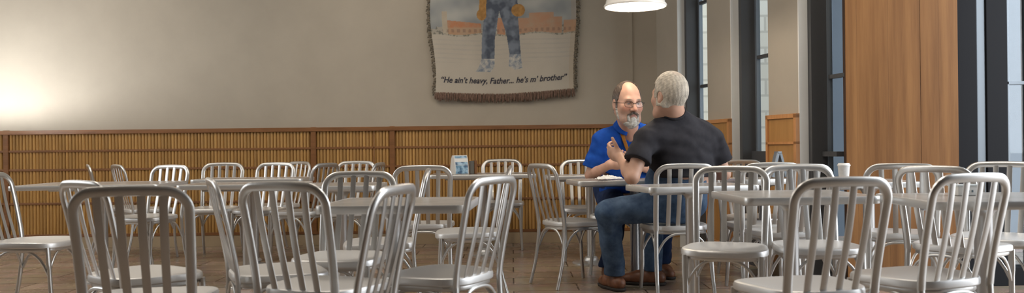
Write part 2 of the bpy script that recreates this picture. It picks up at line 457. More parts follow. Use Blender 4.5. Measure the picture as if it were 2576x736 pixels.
PARTS = [('seat', 'seat'), ('seat_frame', 'seat_frame'), ('back_frame', 'back_frame'), ('slat0', 'slat'), ('slat1', 'slat'), ('slat2', 'slat'), ('slat3', 'slat'),
         ('rear-1', 'leg'), ('rear1', 'leg'), ('front-1', 'leg'), ('front1', 'leg'), ('brace0', 'brace'), ('brace1', 'brace'), ('brace2', 'brace'), ('brace3', 'brace')]
proto = None
def chair(px, d, yaw, label, world=None):
    """px, d: where the middle of the back's top rail stands; yaw: direction faced (0 away from the camera, 90 left, -90 right)"""
    global proto
    a = math.radians(yaw)
    f = Vector((-math.sin(a), math.cos(a), 0))
    if world is not None: c = Vector((world[0], world[1], 0))
    else: c = Vector((gx(px, d), d, 0)) + f * 0.272
    if proto is None:
        r = proto = empty('metal_chair')
        for key, nm in PARTS: link(bpy.data.objects.new(nm, CH[key]), r)
    else:
        r = proto.copy(); link(r)
        for ch in list(proto.children):
            q = ch.copy(); link(q, r)
    r.location = c; r.rotation_euler = (0, 0, a)
    tag(r, label, 'chair', 'brushed aluminium chairs with slatted backs around the cafe tables')
    return r

# ------------------------------------------------------------------ table
def rrect(hx, hy, r, n=6):
    out = []
    for cx, cy, a0 in ((hx - r, hy - r, 0), (-hx + r, hy - r, PI / 2), (-hx + r, -hy + r, PI), (hx - r, -hy + r, 1.5 * PI)):
        for k in range(n + 1):
            a = a0 + PI / 2 * k / n; out.append((cx + r * math.cos(a), cy + r * math.sin(a)))
    return out
def table(cx, cy, wx, wy, yaw, label, off=(0, 0), br=0.17):
    t = empty('cafe_table', (cx, cy, 0), math.radians(yaw))
    tag(t, label, 'table', 'square-cornered cafe tables with metal edges')
    hx, hy = wx / 2, wy / 2; Z = 0.745
    bm = bmesh.new(); pr = rrect(hx - 0.006, hy - 0.006, 0.035)
    a = [bm.verts.new((p[0], p[1], Z - 0.03)) for p in pr]; b = [bm.verts.new((p[0], p[1], Z)) for p in pr]
    bm.faces.new(list(reversed(a))); bm.faces.new(b)
    for k in range(len(pr)): bm.faces.new((a[k], a[(k + 1) % len(pr)], b[(k + 1) % len(pr)], b[k]))
    from_bm('tabletop', bm, M['tabletop'], t)
    bm = bmesh.new(); sweep(bm, [(p[0], p[1], Z - 0.0165) for p in rrect(hx - 0.002, hy - 0.002, 0.037)], 0.035, 0.012, (0, 0, 1), True, 10, 4)
    from_bm('edge_band', bm, M['edge'], t, True, 50)
    bm = bmesh.new(); box(bm, (off[0] - 0.075, off[1] - 0.075, Z - 0.048), (off[0] + 0.075, off[1] + 0.075, Z - 0.03), 0.005)
    sweep(bm, [(-hx * 0.75, off[1], Z - 0.045), (hx * 0.75, off[1], Z - 0.045)], 0.04, 0.025, (0, 1, 0)); from_bm('mounting_plate', bm, M['column'], t)
    bm = bmesh.new(); lathe(bm, [(0.036, 0.02), (0.036, 0.66), (0.045, 0.68), (0.075, 0.70)], 28, (off[0], off[1], 0)); from_bm('column', bm, M['column'], t, True, 40)
    R = br
    bm = bmesh.new(); lathe(bm, [(R, 0.0), (R, 0.008), (R * 0.96, 0.014), (R * 0.4, 0.026), (0.06, 0.04), (0.045, 0.06), (0.037, 0.062)], 40, (off[0], off[1], 0)); from_bm('base', bm, M['column'], t, True, 40)
    return t

exec_tables = [
    (-3.13, 6.68, 1.05, 0.75, 4, 'long pale table at the far left, before the leftmost wall panel'),
    (-2.22, 7.52, 0.93, 0.5, 0, 'wide table behind others, its far side lined with chair backs by the wall'),
    (-1.93, 6.36, 0.86, 0.5, 2, 'pale-edged table left of centre, in front of the wide table with the row of chairs'),
    (-1.17, 6.0, 0.54, 0.6, 0, 'small brown-topped table behind the near centre table, to its left'),
    (-0.265, 8.07, 0.95, 0.64, 0, 'table by the slatted wall with the blue napkin dispenser on it'),
    (-0.50, 3.985, 0.64, 0.63, -3, 'near table left of centre with a chair back leaning over its right end'),
    (0.66, 7.40, 0.74, 0.44, 0, 'table behind the man in blue, partly hidden by a chair back at its left'),
    (0.84, 6.29, 0.84, 0.46, 8, 'table between the two men with a crumpled napkin on its left corner'),
    (1.083, 5.30, 0.70, 0.42, 14, 'table with a bright edge directly behind the back of the man in black'),
    (1.35, 4.25, 0.62, 0.62, 2, 'near table right of centre, behind the large chair back with dark slats'),
    (2.28, 5.6, 0.50, 0.50, 0, 'white-looking table in front of the board-clad pier with a white cup'),
    (2.06, 3.83, 0.70, 0.65, -2, 'near table at the right edge with a small white tub on it'),
    (1.735, 6.2, 0.40, 0.40, 11, 'small table under the narrow windows holding a grey tent stand'),
]
for i, a in enumerate(exec_tables):
    table(*a, off={7: (0.082, 0.15), 12: (0.06, 0.02), 5: (-0.05, 0.03)}.get(i, (0, 0)), br=0.12 if i == 7 else (0.10 if i in (1, 5, 9, 10, 12) else 0.16))

chairs = [
    (-24, 5.3, -90, 'chair cut by the left edge of the photo, turned sideways to the long pale table'),
    (200, 3.62, -38, 'chair just behind the leftmost near chair, its round corner showing at left'),
    (325, 2.95, 8, 'leftmost near chair with its slatted back to the camera'),
    (530, 3.76, -66, 'sideways chair between the two leftmost near chair backs'),
    (702, 3.2, -24, 'near chair with a wide open slatted back, left of the near centre table'),
    (905, 4.62, 170, 'chair tucked in at the far left side of the near centre table'),
    (1000, 2.85, 78, 'blurred near chair seen edge-on, in front of the near centre table'),
    (1075, 5.05, 97, 'sideways chair beyond the near centre table, in front of the dark-slatted chair'),
    (1246, 3.60, 62, 'near chair leaning over the right end of the near centre table'),
    (1283, 5.6, 92, 'sideways chair standing between the near centre table and the wall table'),
    (1262, 8.80, 180, 'chair against the slatted wall behind the table with the blue napkin dispenser'),
    (1358, 6.15, -62, 'chair turned right beside the man in blue, its seat clear of any table'),
    (1464, 7.95, 180, 'white-lit chair standing behind the left shoulder of the man in blue'),
    (222, 8.3, -62, 'far left chair whose small bent back shows above the long pale table, leftmost of two'),
    (293, 7.95, -50, 'second small chair back above the long pale table, right of the leftmost'),
    (430, 7.45, 160, 'tall-looking chair at the right end of the long pale table'),
    (562, 8.42, 180, 'dark-looking chair facing out behind the wide far table, left of its row'),
    (695, 8.16, 165, 'chair behind the middle of the wide far table, turned a little'),
    (752, 8.72, 140, 'narrow-looking chair by the wall behind the wide far table'),
    (822, 7.5, 68, 'chair at the right end of the wide far table, rising highest of its row'),
    (897, 8.6, 170, 'chair by the wall under the double wooden stiles, behind the small brown-topped table'),
    (955, 7.4, 84, 'edge-on chair right of the chair under the double wooden stiles'),
    (1062, 5.95, 4, 'dark-slatted chair beyond the near centre table, its back to the camera'),
    (1725, 5.62, 5, 'chair the man in the black T-shirt sits on'),
    (1838, 4.80, 160, 'chair right of the man in black at the left corner of the near right table'),
    (2003, 4.88, 180, 'white-lit chair facing out behind the near right table'),
    (2125, 3.05, 15, 'large near chair right of centre with its back to the camera'),
    (1858, 6.75, 190, 'beige-looking chair against the window wall beside the arm of the man in black'),
    (1943, 5.64, 0, 'white-topped chair in front of the small table under the narrow windows'),
    (2012, 5.12, 2, 'grey chair right behind the white-lit chair of the near right table'),
    (2268, 4.98, -22, 'cream-lit chair in front of the board-clad pier'),
    (2345, 4.4, -52, 'chair with a rounded back at the lower right corner of the board-clad pier'),
    (2522, 5.15, 142, 'white chair facing out before the dark right-hand window'),
    (2450, 3.28, 22, 'near chair at the right edge with its slatted back to the camera'),
]
for c in chairs: chair(*c)
chair(0, 0, 160, 'chair the man in the blue polo shirt sits on', world=(0.84, 6.83))

# ------------------------------------------------------------------ people: signed-distance bodies turned into one continuous skin each
class Field:
    def __init__(self): self.ops = []
    def cone(self, a, b, ra, rb, k=0.02):
        self.ops.append(('cone', Vector(a), Vector(b), ra, rb, k, 'add')); return self
    def ell(self, c, r, R=None, k=0.02, mode='add'):
        self.ops.append(('ell', Vector(c), Vector(r), np.array(R) if R is not None else np.eye(3), None, k, mode)); return self
    def cut(self, p, n):          # keep the side the normal points away from
        self.ops.append(('plane', Vector(p), Vector(n).normalized(), None, None, 0, 'cut')); return self
    def func(self, f): self.ops.append(('func', f, None, None, None, 0, 'func')); return self
    def grow(self, e):            # a copy of the solid parts, inflated
        g = Field()
        for o in self.ops:
            if o[6] != 'add': g.ops.append(o); continue
            if o[0] == 'cone': g.ops.append(('cone', o[1], o[2], o[3] + e, o[4] + e, o[5], 'add'))
            else: g.ops.append(('ell', o[1], Vector([q + e for q in o[2]]), o[3], None, o[5], 'add'))
        return g
    def bounds(self):
        lo = np.full(3, 1e9); hi = np.full(3, -1e9)
        for o in self.ops:
            if o[6] == 'add':
                l, h = self._bb(o); lo = np.minimum(lo, l); hi = np.maximum(hi, h)
        return lo, hi
    @staticmethod
    def _bb(o):
        if o[0] == 'cone':
            a, b = np.array(o[1]), np.array(o[2]); r = max(o[3], o[4])
            return np.minimum(a, b) - r, np.maximum(a, b) + r
        c = np.array(o[1]); r = np.sqrt(((o[3] * np.array(o[2])[None, :]) ** 2).sum(1)); return c - r, c + r
    @staticmethod
    def dist(o, X, Y, Z):
        if o[0] == 'cone':
            a, b = np.array(o[1]), np.array(o[2]); ba = b - a; L2 = float(ba @ ba) + 1e-12
            px, py, pz = X - a[0], Y - a[1], Z - a[2]
            h = np.clip((px * ba[0] + py * ba[1] + pz * ba[2]) / L2, 0, 1)
            return np.sqrt((px - h * ba[0]) ** 2 + (py - h * ba[1]) ** 2 + (pz - h * ba[2]) ** 2) - (o[3] + (o[4] - o[3]) * h)
        if o[0] == 'ell':
            c = np.array(o[1]); r = np.array(o[2]); R = o[3]
            px, py, pz = X - c[0], Y - c[1], Z - c[2]
            q = [R[0, i] * px + R[1, i] * py + R[2, i] * pz for i in range(3)]
            k0 = np.sqrt(sum((q[i] / r[i]) ** 2 for i in range(3))); k1 = np.sqrt(sum((q[i] / r[i] ** 2) ** 2 for i in range(3)))
            return np.where(k1 > 1e-9, k0 * (k0 - 1.0) / np.maximum(k1, 1e-9), -float(min(r)))
        if o[0] == 'plane':
            p, n = o[1], o[2]; return (X - p[0]) * n[0] + (Y - p[1]) * n[1] + (Z - p[2]) * n[2]
    def grid(self, h, pad=0.03):
        lo, hi = self.bounds(); lo = lo - pad; hi = hi + pad
        ax = [np.arange(lo[i], hi[i] + h, h) for i in range(3)]
        F = np.full([len(a) for a in ax], 0.2, dtype=np.float32)
        for o in self.ops:
            if o[6] in ('add', 'sub'):
                l, u = self._bb(o); m = o[5] + 4 * h
                sl = tuple(slice(max(0, int((l[i] - m - lo[i]) / h)), max(0, int((u[i] + m - lo[i]) / h) + 2)) for i in range(3))
                X, Y, Z = ax[0][sl[0]][:, None, None], ax[1][sl[1]][None, :, None], ax[2][sl[2]][None, None, :]
                if 0 in F[sl].shape: continue
                d = self.dist(o, X, Y, Z); g = F[sl]; k = max(o[5], 1e-5)
                if o[6] == 'add':
                    e = np.maximum(k - np.abs(g - d), 0) / k; F[sl] = np.minimum(g, d) - e * e * k * 0.25
                else:
                    e = np.maximum(k - np.abs(g + d), 0) / k; F[sl] = np.maximum(g, -d) + e * e * k * 0.25
            else:
                X, Y, Z = ax[0][:, None, None], ax[1][None, :, None], ax[2][None, None, :]
                if o[6] == 'cut': F = np.maximum(F, self.dist(o, X, Y, Z)).astype(np.float32)
                else: F = o[1](F, X, Y, Z).astype(np.float32)
        return F, lo
    def at(self, p):
        X, Y, Z = [np.array([[[c]]]) for c in p]; F = 0.5
        for o in self.ops:
            if o[6] == 'add':
                d = float(self.dist(o, X, Y, Z)[0, 0, 0]); k = max(o[5], 1e-5); e = max(k - abs(F - d), 0) / k; F = min(F, d) - e * e * k * 0.25
        return F

def surface_nets(F, lo, h):
    s = F < 0
    nx, ny, nz = F.shape
    cnt = np.zeros((nx - 1, ny - 1, nz - 1), np.int8)
    for i in (0, 1):
        for j in (0, 1):
            for k in (0, 1): cnt += s[i:nx - 1 + i, j:ny - 1 + j, k:nz - 1 + k]
    act = (cnt > 0) & (cnt < 8)
    I = np.argwhere(act); idx = np.full(act.shape, -1, np.int64); idx[act] = np.arange(len(I))
    acc = np.zeros((len(I), 3)); n = np.zeros(len(I))
    for axis in range(3):
        oth = [a for a in range(3) if a != axis]
        for u in (0, 1):
            for v in (0, 1):
                a = I.copy(); a[:, oth[0]] += u; a[:, oth[1]] += v; b = a.copy(); b[:, axis] += 1
                fa = F[a[:, 0], a[:, 1], a[:, 2]]; fb = F[b[:, 0], b[:, 1], b[:, 2]]
                m = (fa < 0) != (fb < 0)
                t = np.where(m, fa / np.where(m, fa - fb, 1), 0)
                p = a.astype(float); p[:, axis] += t
                acc[m] += p[m]; n[m] += 1
    V = acc / np.maximum(n, 1)[:, None] * h + lo
    quads = []
    for axis in range(3):
        o1, o2 = [(1, 2), (2, 0), (0, 1)][axis]
        sl0 = [slice(None)] * 3; sl1 = [slice(None)] * 3
        sl0[axis] = slice(0, -1); sl1[axis] = slice(1, None)
        a, b = s[tuple(sl0)], s[tuple(sl1)]
        E = np.argwhere(a != b)
        ok = (E[:, o1] > 0) & (E[:, o2] > 0) & (E[:, o1] < F.shape[o1] - 1) & (E[:, o2] < F.shape[o2] - 1); E = E[ok]
        fl = a[E[:, 0], E[:, 1], E[:, 2]]
        c = []
        for du, dv in ((-1, -1), (0, -1), (0, 0), (-1, 0)):
            q = E.copy(); q[:, o1] += du; q[:, o2] += dv; c.append(idx[q[:, 0], q[:, 1], q[:, 2]])
        Q = np.stack(c, 1); Q[~fl] = Q[~fl][:, ::-1]; quads.append(Q)
    Q = np.concatenate(quads); return V, Q[(Q >= 0).all(1)]

def mesh_from_field(name, fld, h, mt, parent=None, relax=1, dye=None):
    F, lo = fld.grid(h)
    V, Q = surface_nets(F, lo, h)
    for _ in range(relax):                         # light smoothing along the edges
        e = np.concatenate([Q[:, [0, 1]], Q[:, [1, 2]], Q[:, [2, 3]], Q[:, [3, 0]]])
        acc = np.zeros_like(V); n = np.zeros(len(V))
        np.add.at(acc, e[:, 0], V[e[:, 1]]); np.add.at(n, e[:, 0], 1); np.add.at(acc, e[:, 1], V[e[:, 0]]); np.add.at(n, e[:, 1], 1)
        V = 0.5 * V + 0.5 * acc / np.maximum(n, 1)[:, None]
    me = bpy.data.meshes.new(name)
    me.from_pydata([tuple(v) for v in V], [], [tuple(q) for q in Q]); me.update()
    if dye is not None:
        C = np.ones((len(V), 4)); C[:, :3] = dye(V)
        a = me.color_attributes.new('dye', 'FLOAT_COLOR', 'POINT'); a.data.foreach_set('color', C.ravel().astype(np.float32))
    return new_obj(name, me, mt, parent, True)

def frame(fwd, up=(0, 0, 1)):
    f = Vector(fwd).normalized(); r = f.cross(Vector(up)).normalized(); u = r.cross(f).normalized()
    return np.array([[r[i], f[i], u[i]] for i in range(3)])        # columns right, forward, up

class Head:
    def __init__(self, c, fwd, K, up=(0, 0, 1)): self.c = Vector(c); self.R = frame(fwd, up); self.K = K
    def w(self, p): return self.c + Vector(self.R @ (np.array(p) * self.K))
    def loc(self, V): return ((V - np.array(self.c)) @ self.R) / self.K
    def ell(self, f, c, r, k=0.02, mode='add', tilt=0.0):
        R = self.R
        if tilt: ct, st = math.cos(tilt), math.sin(tilt); R = R @ np.array([[1, 0, 0], [0, ct, -st], [0, st, ct]])
        f.ell(self.w(c), [q * self.K for q in r], R, k * self.K, mode)
    def cone(self, f, a, b, ra, rb, k=0.015): f.cone(self.w(a), self.w(b), ra * self.K, rb * self.K, k * self.K)
    def skull(self, f):
        self.ell(f, (0, -0.012, 0.036), (0.077, 0.098, 0.099), 0.02)
        self.ell(f, (0, 0.030, -0.030), (0.066, 0.066, 0.085), 0.04)
        self.cone(f, (-0.03, 0.058, -0.090), (0.03, 0.058, -0.090), 0.028, 0.028, 0.03)          # chin
        for s in (-1, 1):
            self.cone(f, (s * 0.056, -0.005, -0.045), (s * 0.040, 0.045, -0.088), 0.022, 0.022, 0.03)  # jaw
            self.ell(f, (s * 0.045, 0.062, -0.018), (0.022, 0.020, 0.022), 0.03)                  # cheek
        self.cone(f, (-0.036, 0.078, 0.030), (0.036, 0.078, 0.030), 0.013, 0.013, 0.02)          # brow
    def face(self, f):
        for s in (-1, 1): self.ell(f, (s * 0.032, 0.098, 0.010), (0.019, 0.016, 0.012), 0.012, 'sub')
        for s in (-1, 1): self.ell(f, (s * 0.032, 0.076, 0.010), (0.0135, 0.0135, 0.0125), 0.004)  # eyeballs under lids
        self.cone(f, (0, 0.090, 0.022), (0, 0.113, -0.024), 0.0085, 0.0125, 0.012)                # nose
        for s in (-1, 1): self.ell(f, (s * 0.013, 0.100, -0.028), (0.009, 0.011, 0.008), 0.008)
        self.ell(f, (0, 0.088, -0.055), (0.024, 0.012, 0.007), 0.008); self.ell(f, (0, 0.086, -0.067), (0.020, 0.012, 0.007), 0.008)
        self.ell(f, (0, 0.104, -0.061), (0.024, 0.010, 0.0018), 0.003, 'sub')
        for s in (-1, 1):                                                                         # ears
            self.ell(f, (s * 0.080, -0.012, 0.000), (0.010, 0.021, 0.033), 0.008)
            self.ell(f, (s * 0.078, 0.000, -0.024), (0.009, 0.012, 0.013), 0.008)
            self.ell(f, (s * 0.092, -0.006, 0.004), (0.008, 0.011, 0.018), 0.006, 'sub')

def hand(f, wrist, d, t, n, K, curl, spread=0.0, thumb=(0.62, 0.62, 0.25), thumb_bend=0.2):
    """d towards the fingertips, t towards the thumb side, n out of the palm; curl: bend angles of the 4 fingers' joints"""
    d = Vector(d).normalized(); t = (Vector(t) - Vector(t).dot(d) * d).normalized(); n0 = d.cross(t); n = n0 if n0.dot(Vector(n)) > 0 else -n0
    W = Vector(wrist)
    R = np.array([[t[i], d[i], n[i]] for i in range(3)])
    f.ell(W + d * 0.052 * K, (0.041 * K, 0.054 * K, 0.0165 * K), R, 0.012)
    f.cone(W, W + d * 0.03 * K, 0.026 * K, 0.024 * K, 0.02)
    f.ell(W + d * 0.035 * K + t * 0.024 * K + n * 0.008 * K, (0.019 * K, 0.030 * K, 0.016 * K), R, 0.012)     # ball of the thumb
    offs = (0.0295, 0.010, -0.0095, -0.028); lens = (0.074, 0.083, 0.076, 0.060); rad = (0.0092, 0.0095, 0.0090, 0.0080)
    for i in range(4):
        p = W + d * (0.090 - 0.004 * abs(i - 1)) * K + t * offs[i] * K
        dirv = (d + t * spread * (1.5 - i)).normalized(); ang = 0
        for j, (fr, b) in enumerate(zip((0.45, 0.30, 0.25), curl[i])):
            ang += b
            v = dirv * math.cos(ang) + n * math.sin(ang)
            q = p + v * lens[i] * fr * K
            f.cone(p, q, rad[i] * K * (1 - 0.07 * j), rad[i] * K * (0.94 - 0.07 * j), 0.004); p = q
    p = W + d * 0.030 * K + t * 0.030 * K + n * 0.006 * K
    v = (t * thumb[0] + d * thumb[1] + n * thumb[2]).normalized()
    q = p + v * 0.042 * K; f.cone(p, q, 0.0125 * K, 0.0110 * K, 0.008)
    v2 = (v + (d * 0.8 - t * 0.2 + n * 0.2) * thumb_bend).normalized(); f.cone(q, q + v2 * 0.034 * K, 0.0105 * K, 0.0085 * K, 0.004)

def wrinkles(amp, fr, seed):
    r = np.random.RandomState(seed); ks = [(r.randn(3) * fr * (0.6 + 0.8 * r.rand()), r.rand() * 6.28) for _ in range(7)]
    def g(F, X, Y, Z):
        near = np.abs(F) < 0.04
        w = 0
        for k, ph in ks: w = w + np.sin(k[0] * X + k[1] * Y + k[2] * Z + ph + 1.3 * np.sin(0.5 * (k[1] * X + k[2] * Y + k[0] * Z)))
        return F + np.where(near, w * amp / 2.5, 0)
    return g

SKIN = vcol_mat('skin', 0.5, 320, 0.12, 0.0015, 0.12)
HAIR = vcol_mat('hair', 0.65, 260, 0.6, 0.006)
M['blue'] = cloth_mat('royal_blue_knit', (0.006, 0.055, 0.32), (0.010, 0.085, 0.43), 0.8, 18)
M['black'] = cloth_mat('faded_black_cotton', (0.022, 0.021, 0.026), (0.038, 0.037, 0.043), 0.85, 14)
M['denim'] = cloth_mat('blue_denim', (0.036, 0.066, 0.125), (0.095, 0.15, 0.24), 0.85, 16)
M['denimdark'] = cloth_mat('dark_denim', (0.012, 0.026, 0.075), (0.024, 0.045, 0.115), 0.85, 16)
M['leather'] = mat('brown_leather', (0.16, 0.065, 0.03), 0.45); ramp_noise(M['leather'], coords(M['leather']), (0.13, 0.05, 0.025), (0.24, 0.10, 0.05), 25)
M['sole'] = mat('dark_sole', (0.03, 0.025, 0.022), 0.7)
M['spectacle'] = mat('spectacle_frame', (0.02, 0.018, 0.017), 0.3, 0.5)
M['strap'] = cloth_mat('orange_webbing', (0.36, 0.14, 0.02), (0.5, 0.21, 0.04), 0.8, 60)
LENS = glass_mat('lens_glass', (0.97, 0.97, 0.97))

def noise3(V, s, seed=0):
    r = np.random.RandomState(seed); w = 0
    for _ in range(6):
        k = r.randn(3) * s; w = w + np.sin(V @ k + r.rand() * 6.28)
    return w / 2.4

def skin_dye(head, base, lips=True, brow=(0.16, 0.11, 0.08), stubble=None):
    base = np.array(base)
    def f(V):
        C = np.tile(base, (len(V), 1)); nz = noise3(V, 60)[:, None]
        C = C * (1 + 0.05 * nz)
        L = head.loc(V); x, y, z = L[:, 0], L[:, 1], L[:, 2]
        face = (np.abs(x) < 0.09) & (z > -0.15) & (z < 0.16) & (np.abs(y) < 0.15)
        def mix(mask, col, a):
            m = (mask * a)[:, None]; C[:] = C * (1 - m) + np.array(col) * m
        front = face & (y > 0.04)
        g = lambda cx, cz, rx, rz: np.clip(1.6 - 1.6 * np.sqrt(((np.abs(x) - cx) / rx) ** 2 + ((z - cz) / rz) ** 2), 0, 1) * front
        mix(g(0.045, -0.02, 0.03, 0.025), base * np.array([1.08, 0.78, 0.72]), 0.6)
        mix(g(0.0, -0.022, 0.022, 0.02), base * np.array([1.05, 0.76, 0.70]), 0.6)
        mix(g(0.034, 0.034, 0.023, 0.0068), brow, 0.95)
        mix(g(0.032, 0.0085, 0.0145, 0.0052), (0.42, 0.38, 0.35), 0.9)
        mix(g(0.030, 0.0085, 0.0068, 0.0058), (0.03, 0.025, 0.02), 1.0)
        mix(g(0.032, 0.0145, 0.018, 0.0034), (0.07, 0.04, 0.03), 0.9)
        mix(g(0.034, 0.022, 0.022, 0.007), base * np.array([0.72, 0.62, 0.58]), 0.7)
        if stubble: mix(np.clip(1.4 - np.abs(z + 0.085) / 0.045, 0, 1) * face * (y > -0.03), (0.30, 0.25, 0.22), stubble * (0.8 + 0.4 * noise3(V, 300, 8)).clip(0, 1.2))
        mix(g(0.0, -0.061, 0.024, 0.0085), (0.42, 0.16, 0.13), 0.8)
        return np.clip(C, 0, 1)
    return f

def shoe(toe_dir, ankle, parent, K=1.1):
    d = Vector((toe_dir[0], toe_dir[1], 0)).normalized(); a = Vector((ankle[0], ankle[1], 0)); r = Vector((-d.y, d.x, 0))
    f = Field(); z = 0.048 * K
    f.cone(a - d * 0.045 * K + Vector((0, 0, z)), a + d * 0.09 * K + Vector((0, 0, z * 0.95)), 0.042 * K, 0.044 * K, 0.02)
    f.cone(a + d * 0.08 * K + Vector((0, 0, z * 0.9)), a + d * 0.165 * K + Vector((0, 0, z * 0.72)), 0.046 * K, 0.036 * K, 0.03)
    f.cone(a + Vector((0, 0, z)), a + Vector((0, 0, 0.105 * K)), 0.044 * K, 0.046 * K, 0.02)
    f.cut((0, 0, 0.018), (0, 0, -1)); f.cut((0, 0, 0.115 * K), (0, 0, 1))
    o = mesh_from_field('shoe', f, 0.006, M['leather'], parent, 1)
    g = Field()
    g.cone(a - d * 0.045 * K + Vector((0, 0, 0.02)), a + d * 0.09 * K + Vector((0, 0, 0.02)), 0.045 * K, 0.049 * K, 0.02)
    g.cone(a + d * 0.08 * K + Vector((0, 0, 0.02)), a + d * 0.165 * K + Vector((0, 0, 0.02)), 0.050 * K, 0.041 * K, 0.03)
    g.cut((0, 0, 0.001), (0, 0, -1)); g.cut((0, 0, 0.022), (0, 0, 1))
    mesh_from_field('sole', g, 0.005, M['sole'], o, 0)
    return o

def person(name_label, P):
    """P: joints in room coordinates and sizes; builds body, hair and clothes"""
    root = None
    K = P['K']
    H = Head(P['head'], P['gaze'], K, P.get('headup', (0, 0, 1)))
    T = Field()                                     # the trunk, shared by skin and shirt
    for o in P['trunk']: T.ops.append(o)
    sl, sr = P['sh']; el, er = P['el']; wl2, wr = P['wr']
    body = Field(); body.ops = list(T.grow(-0.02).ops)
    for s_, e_, w_ in ((sl, el, wl2), (sr, er, wr)):
        body.cone(s_, e_, P['ua'] * 1.0, P['ua'] * 0.84, 0.03)
        m_ = Vector(e_).lerp(Vector(w_), 0.3)
        fa_ = P.get('fore', 1.0); body.cone(e_, m_, P['ua'] * 0.80 * fa_, P['ua'] * 0.84 * fa_, 0.02); body.cone(m_, w_, P['ua'] * 0.84 * fa_, 0.028 * K * fa_, 0.02)
    nb = Vector(P['neck'])
    body.cone(nb, H.w((0, -0.018, -0.045)), 0.064 * K, 0.058 * K, 0.03)
    H.skull(body); H.face(body)
    for args in P['hands']: hand(body, *args)
    hl, hr = P['hip']; kl, kr = P['kn']; al, ar = P['an']
    for h_, k_, a_ in ((hl, kl, al), (hr, kr, ar)):
        body.cone(h_, k_, 0.082 * P['leg'], 0.058 * P['leg'], 0.03); body.cone(k_, a_, 0.056 * P['leg'], 0.036 * P['leg'], 0.02)
    root = mesh_from_field('person', body, 0.0048, SKIN, None, 1, skin_dye(H, P['skin'], brow=P['brow'], stubble=P.get('stubble')))
    tag(root, name_label, 'person')
    # shirt with sleeves
    sh = T.grow(0.004)
    for (s_, e_), ln in zip(((sl, el), (sr, er)), P['sleeve']):
        s_, e_ = Vector(s_), Vector(e_); q = s_.lerp(e_, ln)
        sh.cone(s_, q, P['ua'] + 0.018, P['ua'] + P.get('flare', 0.022), 0.05)
    sh.func(wrinkles(P.get('wr_amp', 0.0045), 26, 5))
    for (s_, e_), ln in zip(((sl, el), (sr, er)), P['sleeve']):
        s_, e_ = Vector(s_), Vector(e_); q = s_.lerp(e_, ln); dn = (e_ - s_).normalized()
        rad = P['ua'] + 0.075
        def clip(F, X, Y, Z, q=q, dn=dn, rad=rad):           # hem of the sleeve: cut square to the arm, only near the arm
            dx, dy, dz = X - q[0], Y - q[1], Z - q[2]
            along = dx * dn[0] + dy * dn[1] + dz * dn[2]
            off = np.sqrt(np.maximum(dx ** 2 + dy ** 2 + dz ** 2 - along ** 2, 0))
            return np.where((off < rad) & (along < 0.12), np.maximum(F, along - 0.0), F)
        if P.get('clip', (True, True))[0 if Vector(s_) == Vector(sl) else 1]: sh.func(clip)
    sh.cut((0, 0, P['hem']), (0, 0, -1))
    nk = Field(); nd = (H.w((0, -0.01, -0.05)) - nb).normalized()
    neck_a, neck_b = nb - nd * 0.02, nb + nd * 0.3
    rn = P['neckhole']
    def neckcut(F, X, Y, Z):
        d = Field.dist(('cone', neck_a, neck_b, rn, rn), X, Y, Z); return np.maximum(F, -d)
    sh.func(neckcut)
    shirt = mesh_from_field(P['shirtname'], sh, 0.0065, P['shirt'], root, 1)
    # trousers
    tr = Field()
    for o in P['pelvis']: tr.ops.append(o)
    for h_, k_, a_ in ((hl, kl, al), (hr, kr, ar)):
        L = P['leg']
        tr.cone(h_, k_, 0.098 * L, 0.074 * L, 0.035); tr.cone(k_, a_, 0.074 * L, 0.062 * L, 0.025)
    tr.func(wrinkles(0.006, 24, 9))
    tr.cut((0, 0, P['waist']), (0, 0, 1)); tr.cut((0, 0, P['cuff']), (0, 0, -1))
    mesh_from_field('jeans', tr, 0.0075, P['jeans'], root, 1)
    for a_, td in zip((al, ar), P['toes']): shoe(td, a_, root, 0.98 * L)
    return root, H, T, shirt, sh

